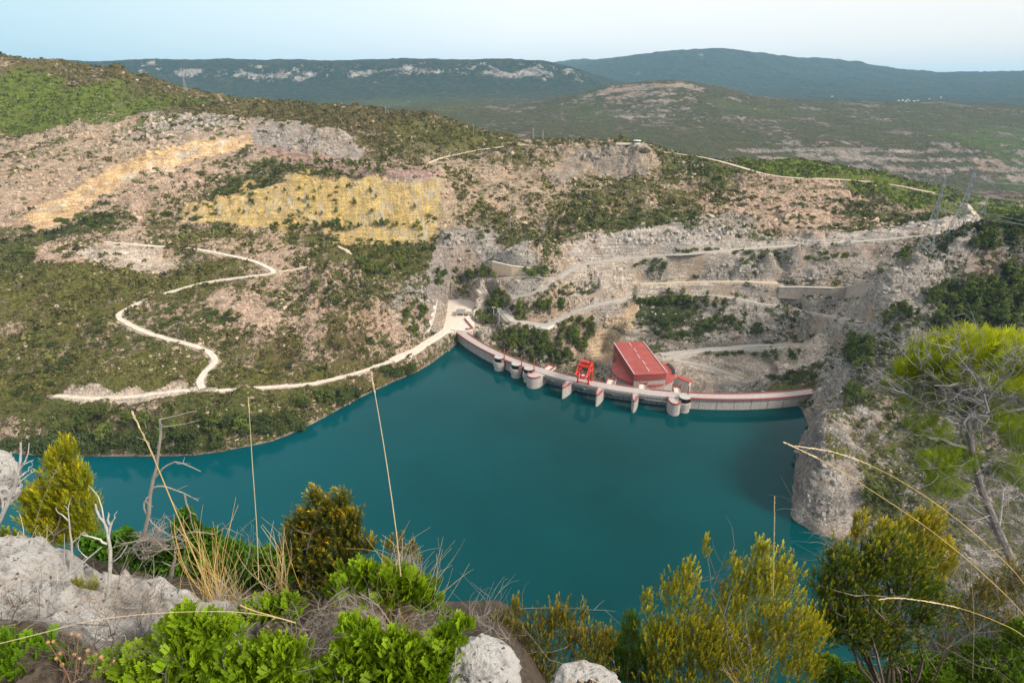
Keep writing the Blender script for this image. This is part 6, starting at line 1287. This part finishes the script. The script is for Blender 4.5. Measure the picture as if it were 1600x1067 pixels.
dead('dead_branch', 'long pale branch lying across the limestone into the twigs', [[(62,945),(90,910),(120,888),(158,855)],[(90,910),(60,960),(40,1010)],[(92,908),(78,965),(66,1005)]], 1.8, .007, M_BLEACH, 45, 3, sl=.2)
dead('dead_branch', 'broken grey stump standing in the dark evergreen bush', [[(265,905),(270,885),(275,862)]], 2.6, .016, M_TWIG, 46, 2)
dead('dead_branch', 'grey leaning branch under the arching mastic bush', [[(470,990),(500,955),(525,930),(545,918)],[(585,1010),(620,975),(655,955),(690,930)],[(610,975),(590,945),(560,925)]], 2.1, .008, M_TWIG, 47, 3)
dead('dead_branch', 'white forked stick hanging below the mastic bush', [[(140,985),(148,995),(175,1000),(195,992)],[(142,985),(150,960),(160,930)]], 1.6, .006, M_BLEACH, 48, 2)
def twig_bush(label, base, fan, Y, n, rad, mat, seed, name='dead_shrub'):
    """leafless shrub: many forking twigs from one foot into a fan of picture points"""
    r = np.random.default_rng(seed); B = at_y(*base, Y); root = empty(name, tuple(B)); tag(root, label, 'dead shrub'); mb = MB()
    for j in range(n):
        f_ = fan[r.integers(len(fan))]; e_ = at_y(f_[0]+r.normal()*f_[2], f_[1]+r.normal()*f_[3], Y+r.normal()*.06*Y); c = curve(B+r.normal(size=3)*rad*2, e_, r, .13, 9); mb.tube(c, list(np.linspace(rad, rad*.18, 9)), 5, False)
        for k in range(8):
            i0 = r.integers(2, 8); b0 = c[i0]; L = np.linalg.norm(e_-B)*r.uniform(.12, .34); dr = (c[min(8, i0+1)]-c[i0-1]); dr /= np.linalg.norm(dr); g = b0+(dr*.8+unit(1, r)[0]*.7)*L; cc_ = curve(b0, g, r, .14, 5); mb.tube(cc_, list(np.linspace(rad*.36, rad*.10, 5)), 4, False)
            for z in range(2): mb.tube(curve(cc_[r.integers(1, 4)], g+unit(1, r)[0]*L*.5, r, .15, 4), list(np.linspace(rad*.18, rad*.07, 4)), 4, False)
    mb.build('twigs', mat, root)
twig_bush('leafless grey shrub tangled in front of the leaning pine', (1530,1100), [(1420,830,30,30),(1480,860,40,40),(1560,880,40,40),(1590,820,20,40),(1500,920,50,30),(1450,900,30,30)], 5.6, 26, .009, M_TWIG, 51)
shrub('rosemary_bush', 'thin yellow green bush half bare in front of the leaning pine trunk', 'shrub', [(1540,930,40,40),(1590,900,24,50),(1500,960,40,34),(1570,980,40,30),(1480,1010,30,26)], 5.2, (1545,1180), U_ROS, 1000, .10, ML_OLIV, 18, stems=12, rad=.012, up=1.2, twigs=160, bare=40, jit=.25, hollow=.05, barem=M_TWIG)
twig_bush('leafless dark shrub in the lower right corner', (1560,1150), [(1460,960,30,20),(1530,970,40,30),(1590,960,20,40),(1500,1010,40,20),(1420,1000,30,20)], 4.9, 20, .008, M_DKTWIG, 52)
twig_bush('pale leafless twigs reaching over the water from the right bank', (1400,930), [(1285,820,12,8),(1310,840,14,8),(1335,850,14,10),(1300,850,12,8)], 6.0, 9, .007, M_TWIG, 53)
twig_bush('grey leafless shrub around the foot of the dead trunk', (225,870), [(225,830,20,8),(260,815,16,10),(210,835,10,8),(255,840,18,10)], 2.95, 14, .006, M_TWIG, 54)
twig_bush('dark leafless twigs over the left limestone', (30,1010), [(20,930,20,20),(50,950,20,20),(70,920,20,16),(5,960,14,20),(90,975,16,16)], 1.75, 16, .0045, M_DKTWIG, 55)
twig_bush('grey leafless twigs at the middle of the limestone', (205,1010), [(200,930,14,20),(225,940,16,16),(240,910,12,14),(190,960,20,16),(170,985,20,10)], 1.75, 16, .0045, M_TWIG, 56)
twig_bush('grey twigs tangled between the limestone and the mastic bushes', (340,1020), [(300,940,18,16),(350,930,20,16),(370,960,20,14),(320,965,20,16),(400,940,14,16)], 1.9, 18, .005, M_TWIG, 57)
twig_bush('brown dead twigs under the straw grass tuft', (520,1040), [(470,970,20,16),(520,975,24,16),(560,985,16,16),(440,1000,20,14),(500,1010,26,14)], 1.95, 26, .0045, M_DKTWIG, 58)
twig_bush('brown grey dead twigs between the two bright mastic bushes', (480,1120), [(480,1030,26,20),(500,1000,24,18),(460,1010,20,14),(520,1040,16,20)], 1.7, 30, .0038, M_TWIG, 158)
twig_bush('tangle of fine grey twigs under the arching mastic bush', (600,1010), [(560,950,26,14),(640,960,26,14),(600,970,30,12),(530,960,20,12)], 2.15, 26, .004, M_TWIG, 159)
twig_bush('dead brown twigs at the foot of the limestone', (130,1110), [(110,1010,24,12),(150,1000,20,14),(180,1010,16,14),(220,1000,20,14),(90,1030,20,10)], 1.5, 26, .003, M_DKTWIG, 160)
twig_bush('fine grey twigs beside the white boulder', (690,1000), [(700,965,14,10),(725,970,16,10),(670,970,14,10),(690,950,10,10)], 2.3, 12, .004, M_TWIG, 59)
twig_bush('thin pale twigs left of the golden brown bush', (770,1060), [(758,965,8,12),(768,950,6,10),(775,990,10,14)], 3.2, 8, .006, M_TWIG, 60)
# ------------------------------------------------------------------ grasses
def tuft(label, base, fans, Y, mat, seed, rad=.0022, name='grass_tuft'):
    r = np.random.default_rng(seed); B = at_y(*base, Y); root = empty(name, tuple(B)); tag(root, label, 'grass')
    for nm, m_, (cx, cy, sx_, sy_), n in fans:
        mb = MB()
        for k in range(n):
            e_ = at_y(cx+r.normal()*sx_, cy+r.normal()*sy_, Y+r.normal()*.08); b0 = B+r.normal(size=3)*np.array((.045, .04, .01)); L = np.linalg.norm(e_-b0); bend = r.normal(size=3)*L*.07; q = r.random()
            c = [b0+(e_-b0)*t+bend*math.sin(math.pi*t)+np.array((0, 0, -.10*L*max(0, t-.6)*q)) for t in np.linspace(0, 1, 8)]; mb.tube(c, list(np.linspace(rad, rad*.35, 8)), 3, False)
        mb.build(nm, m_, root)
tuft('golden straw grass fanning up beside the dark evergreen bush', (352,958), [('blades', M_STRAW, (330,860,34,34), 55), ('tall_blades', M_STRAW, (300,810,22,20), 14), ('low_blades', M_STRAWP, (400,930,44,24), 26), ('green_blades', M_GBLADE, (385,850,30,20), 14)], 2.35, M_STRAW, 61)
tuft('dense straw grass tuft with curved blades reaching over the water', (622,985), [('column', M_STRAW, (618,905,16,26), 110), ('blades', M_STRAWP, (640,860,36,22), 40), ('arching_blades', M_STRAWP, (700,890,22,22), 12), ('low_blades', M_STRAW, (560,930,34,26), 40), ('green_blades', M_GBLADE, (510,930,26,30), 26), ('straight_blades', M_STRAW, (565,880,26,20), 14)], 2.45, M_STRAW, 62)
tuft('bluish green fine grass in front of the lake', (378,890), [('blades', simple('blue_green_blade', (.17, .26, .16), .7, .2, 6), (376,838,14,10), 40), ('dry_blades', M_STRAWP, (390,840,14,14), 10)], 3.4, M_GBLADE, 63)
tuft('dry grass between the dark juniper and the evergreen bush', (440,930), [('blades', M_STRAW, (430,850,24,24), 20), ('bent_blades', M_STRAWP, (420,820,20,14), 8)], 2.8, M_STRAW, 64)
tuft('thin dry grass at the left edge in front of the juniper', (40,862), [('blades', M_STRAWP, (55,828,24,12), 14)], 2.3, M_STRAW, 65)
tuft('straw stems leaning in the lower right corner', (1165,1085), [('blades', M_STRAW, (1128,1036,5,6), 5)], 3.2, M_STRAW, 66)
def stalk(label, pts, Y, rad, mat, head=0.0, seed=0, hl=.016):
    r = np.random.default_rng(seed); W_ = px3(pts, Y)
    if pts[0][0] > 1590:                       # rooted beyond the right edge: carry the stem on down to the ground
        d0 = (W_[0]-W_[1])/np.linalg.norm(W_[0]-W_[1]); q1 = W_[0]+d0*.45+np.array((0, 0, -.12)); q2 = q1+d0*.35+np.array((0, 0, -.5)); gx0, gy0 = q2[0]+.1, q2[1]-.1; W_ = [np.array((gx0, gy0, min(q2[2]-.2, float(ledge_z(np.array([gx0]), np.array([gy0]))[0])-.05))), q2, q1]+W_
    P = resample(np.array(W_), .03); root = empty('grass_stalk', tuple(P[0])); tag(root, label, 'grass stalk', None); n = len(P)
    mb = MB(); mb.tube(list(P), list(np.linspace(rad, rad*.45, n)), 5); mb.build('stem', mat, root)
    if head:
        mb = MB(); hl_ = int(n*(1-head)) if pts[0][0] < 1590 else int(n*(1-head*.6)); seg = P[hl_:]; m_ = max(24, len(seg)*9)
        for k in range(m_):
            f_ = k/m_*(len(seg)-1.001); i0 = int(f_); p = seg[i0]+(seg[i0+1]-seg[i0])*(f_-i0); d = seg[min(i0+1, len(seg)-1)]-seg[i0]; d /= np.linalg.norm(d); e_ = p+(d+unit(1, r)[0]*.28)*hl*r.uniform(.7, 1.4); mb.tube([p, (p+e_)/2, e_], [rad*.5, rad*.85, rad*.12], 4, False)
        mb.build('seed_head', M_STRAWP, root)
stalk('tall straw stalk with feathery head rising over the lake centre', [(626,900),(619,830),(605,730),(592,650),(580,583)], 2.2, .0029, M_STRAWP, .16, 71)
stalk('thin upright straw stalk in front of the left shore', [(404,905),(401,820),(395,735),(391,670),(388,622)], 2.3, .0023, M_STRAWP, .12, 72, .010)
stalk('thick leaning straw stalk crossing the dead trunk', [(335,945),(300,860),(265,775),(238,710),(220,672),(207,645)], 2.0, .0030, M_STRAW, .26, 73)
stalk('short upright stalk with seed head above the golden yellow bush', [(1208,930),(1209,860),(1210,820),(1210,776)], 3.4, .0042, M_STRAWP, .5, 74)
stalk('long bare straw stem slanting down from over the lake, the lower of two', [(1605,968),(1540,900),(1460,833),(1380,778),(1300,728),(1226,691)], 2.0, .0026, M_STRAW, .14, 75, .012)
stalk('long straw stem arching down to the right edge, the upper of two', [(1605,920),(1560,868),(1500,815),(1430,765),(1360,727),(1300,706),(1244,697)], 2.1, .0025, M_STRAW, .30, 76, .012)
stalk('short curved straw stem with pale drooping head at the right', [(1605,998),(1560,972),(1500,950),(1440,938),(1400,934),(1374,936)], 2.2, .0024, M_STRAW, .42, 77, .014)
stalk('straw stem lying level across the lower left twigs', [(-5,1006),(60,990),(140,970),(240,958),(350,955),(420,962),(462,973)], 1.33, .0014, M_STRAWP, 0, 78)
stalk('bent straw stem dropping below the straw grass', [(375,945),(400,955),(455,970),(462,975),(464,1000),(468,1030)], 1.8, .0028, M_STRAW, 0, 79)
stalk('fine wiry stem hanging at the far right', [(1520,1060),(1522,980),(1520,930),(1517,880)], 3.0, .0026, M_STRAWP, 0, 80)
# dry flower stems with small round seed heads
M_SEED = simple('orange_seed', (.42, .22, .10), .8, .2, 20); r = np.random.default_rng(90); B = at_y(115, 1110, 1.42); fs = empty('dried_flowers', tuple(B)); tag(fs, 'dried brown flower stems with round orange seed heads at lower left', 'dried flowers')
mb = MB(); mh = MB(); seeds = [(112,990),(123,992),(75,1003),(83,1002),(94,1020),(97,1038),(116,1022),(124,1028),(137,1016),(132,1035),(65,1058),(78,1062),(100,1055),(120,1048),(150,1022),(158,1026),(177,1032),(88,1028)]
for x, y in seeds:
    e_ = at_y(x, y, 1.42+r.normal()*.03); c = curve(B+r.normal(size=3)*.01, e_, r, .06, 6); mb.tube(c, list(np.linspace(.0022, .0012, 6)), 4)
mb.build('stems', simple('brown_stem', (.25, .14, .08), .8, .2, 10), fs)
for x, y in seeds:
    e_ = at_y(x, y, 1.42+r.normal()*.02); R = .0062*r.uniform(.8, 1.3); mh = MB(); mh.tube([e_+np.array((0, 0, -R)), e_+np.array((0, 0, -R*.6)), e_, e_+np.array((0, 0, R*.6)), e_+np.array((0, 0, R))], [R*.3, R*.8, R, R*.8, R*.2], 8); mh.build('seed_head', M_SEED, fs)
# leaf litter and snapped twigs on the ledge
mb = MB(); r = np.random.default_rng(95)
for k in range(520):
    x, y = r.uniform(-2.2, .4), r.uniform(1.0, 2.3)
    z = float(ledge_z(np.array([x]), np.array([y]))[0])+.01; d = unit(1, r)[0]*np.array((1, 1, .35)); L = r.uniform(.04, .13)
    if y > np.interp(x, EX, EYv)+.1 or (x < -1.2 and r.random() < .6): continue
    mb.tube([np.array((x, y, z)), np.array((x, y, z+.01))+d*L*.5, np.array((x, y, z+abs(r.normal())*.03))+d*L], [.0018, .0014, .0007], 4, False)
qn = 9000; qx, qy = r.uniform(-1.6, 1.2, qn), r.uniform(.9, 2.5, qn); ok = (qy < np.interp(qx, EX, EYv)+.35)&((qx > -1.15)|(qy < 1.6)); qx, qy = qx[ok], qy[ok]
C_ = np.c_[qx, qy, ledge_z(qx, qy)+r.uniform(.004, .03, len(qx))]; V_, Q_ = quads_at(C_, unit(len(C_), r)*.7+np.array((0, 0, .8)), r.uniform(.006, .018, len(C_)), r, .55)
lm = leaf_mat('dry_fallen_leaf', (.16, .11, .06), (.42, .33, .18), .1); me = np_mesh('dry_leaves', V_, Q_, lm, False); fattr(me, 'tint', np.repeat(r.random(len(C_)), 4)); fattr(me, 'tone', np.repeat(r.random(len(C_))**2, 4)); o = bpy.data.objects.new('dry_leaves', me); COL.objects.link(o); tag(o, 'dry fallen leaves carpeting the soil of the ledge', 'leaves', None, 'stuff')
tag(mb.build('litter', simple('weathered_litter', (.22, .18, .14), .95, .45, 9)), 'snapped dry twigs littering the ledge', 'twigs', None, 'stuff')
# ------------------------------------------------------------------ the air: one closed box of thin even haze
mb = MB(); mb.box((0, 12000, 400), (44000, 29000, 1240))
m = bpy.data.materials.new('haze'); m.use_nodes = True; n = m.node_tree.nodes; l = m.node_tree.links; n.clear()
o_ = n.new('ShaderNodeOutputMaterial'); v_ = n.new('ShaderNodeVolumePrincipled'); v_.inputs['Color'].default_value = (.38, .71, 1.0, 1); v_.inputs['Density'].default_value = 4.0e-5; v_.inputs['Anisotropy'].default_value = 0.0
l.new(v_.outputs[0], o_.inputs['Volume'])
tag(mb.build('haze', m), kind='stuff')
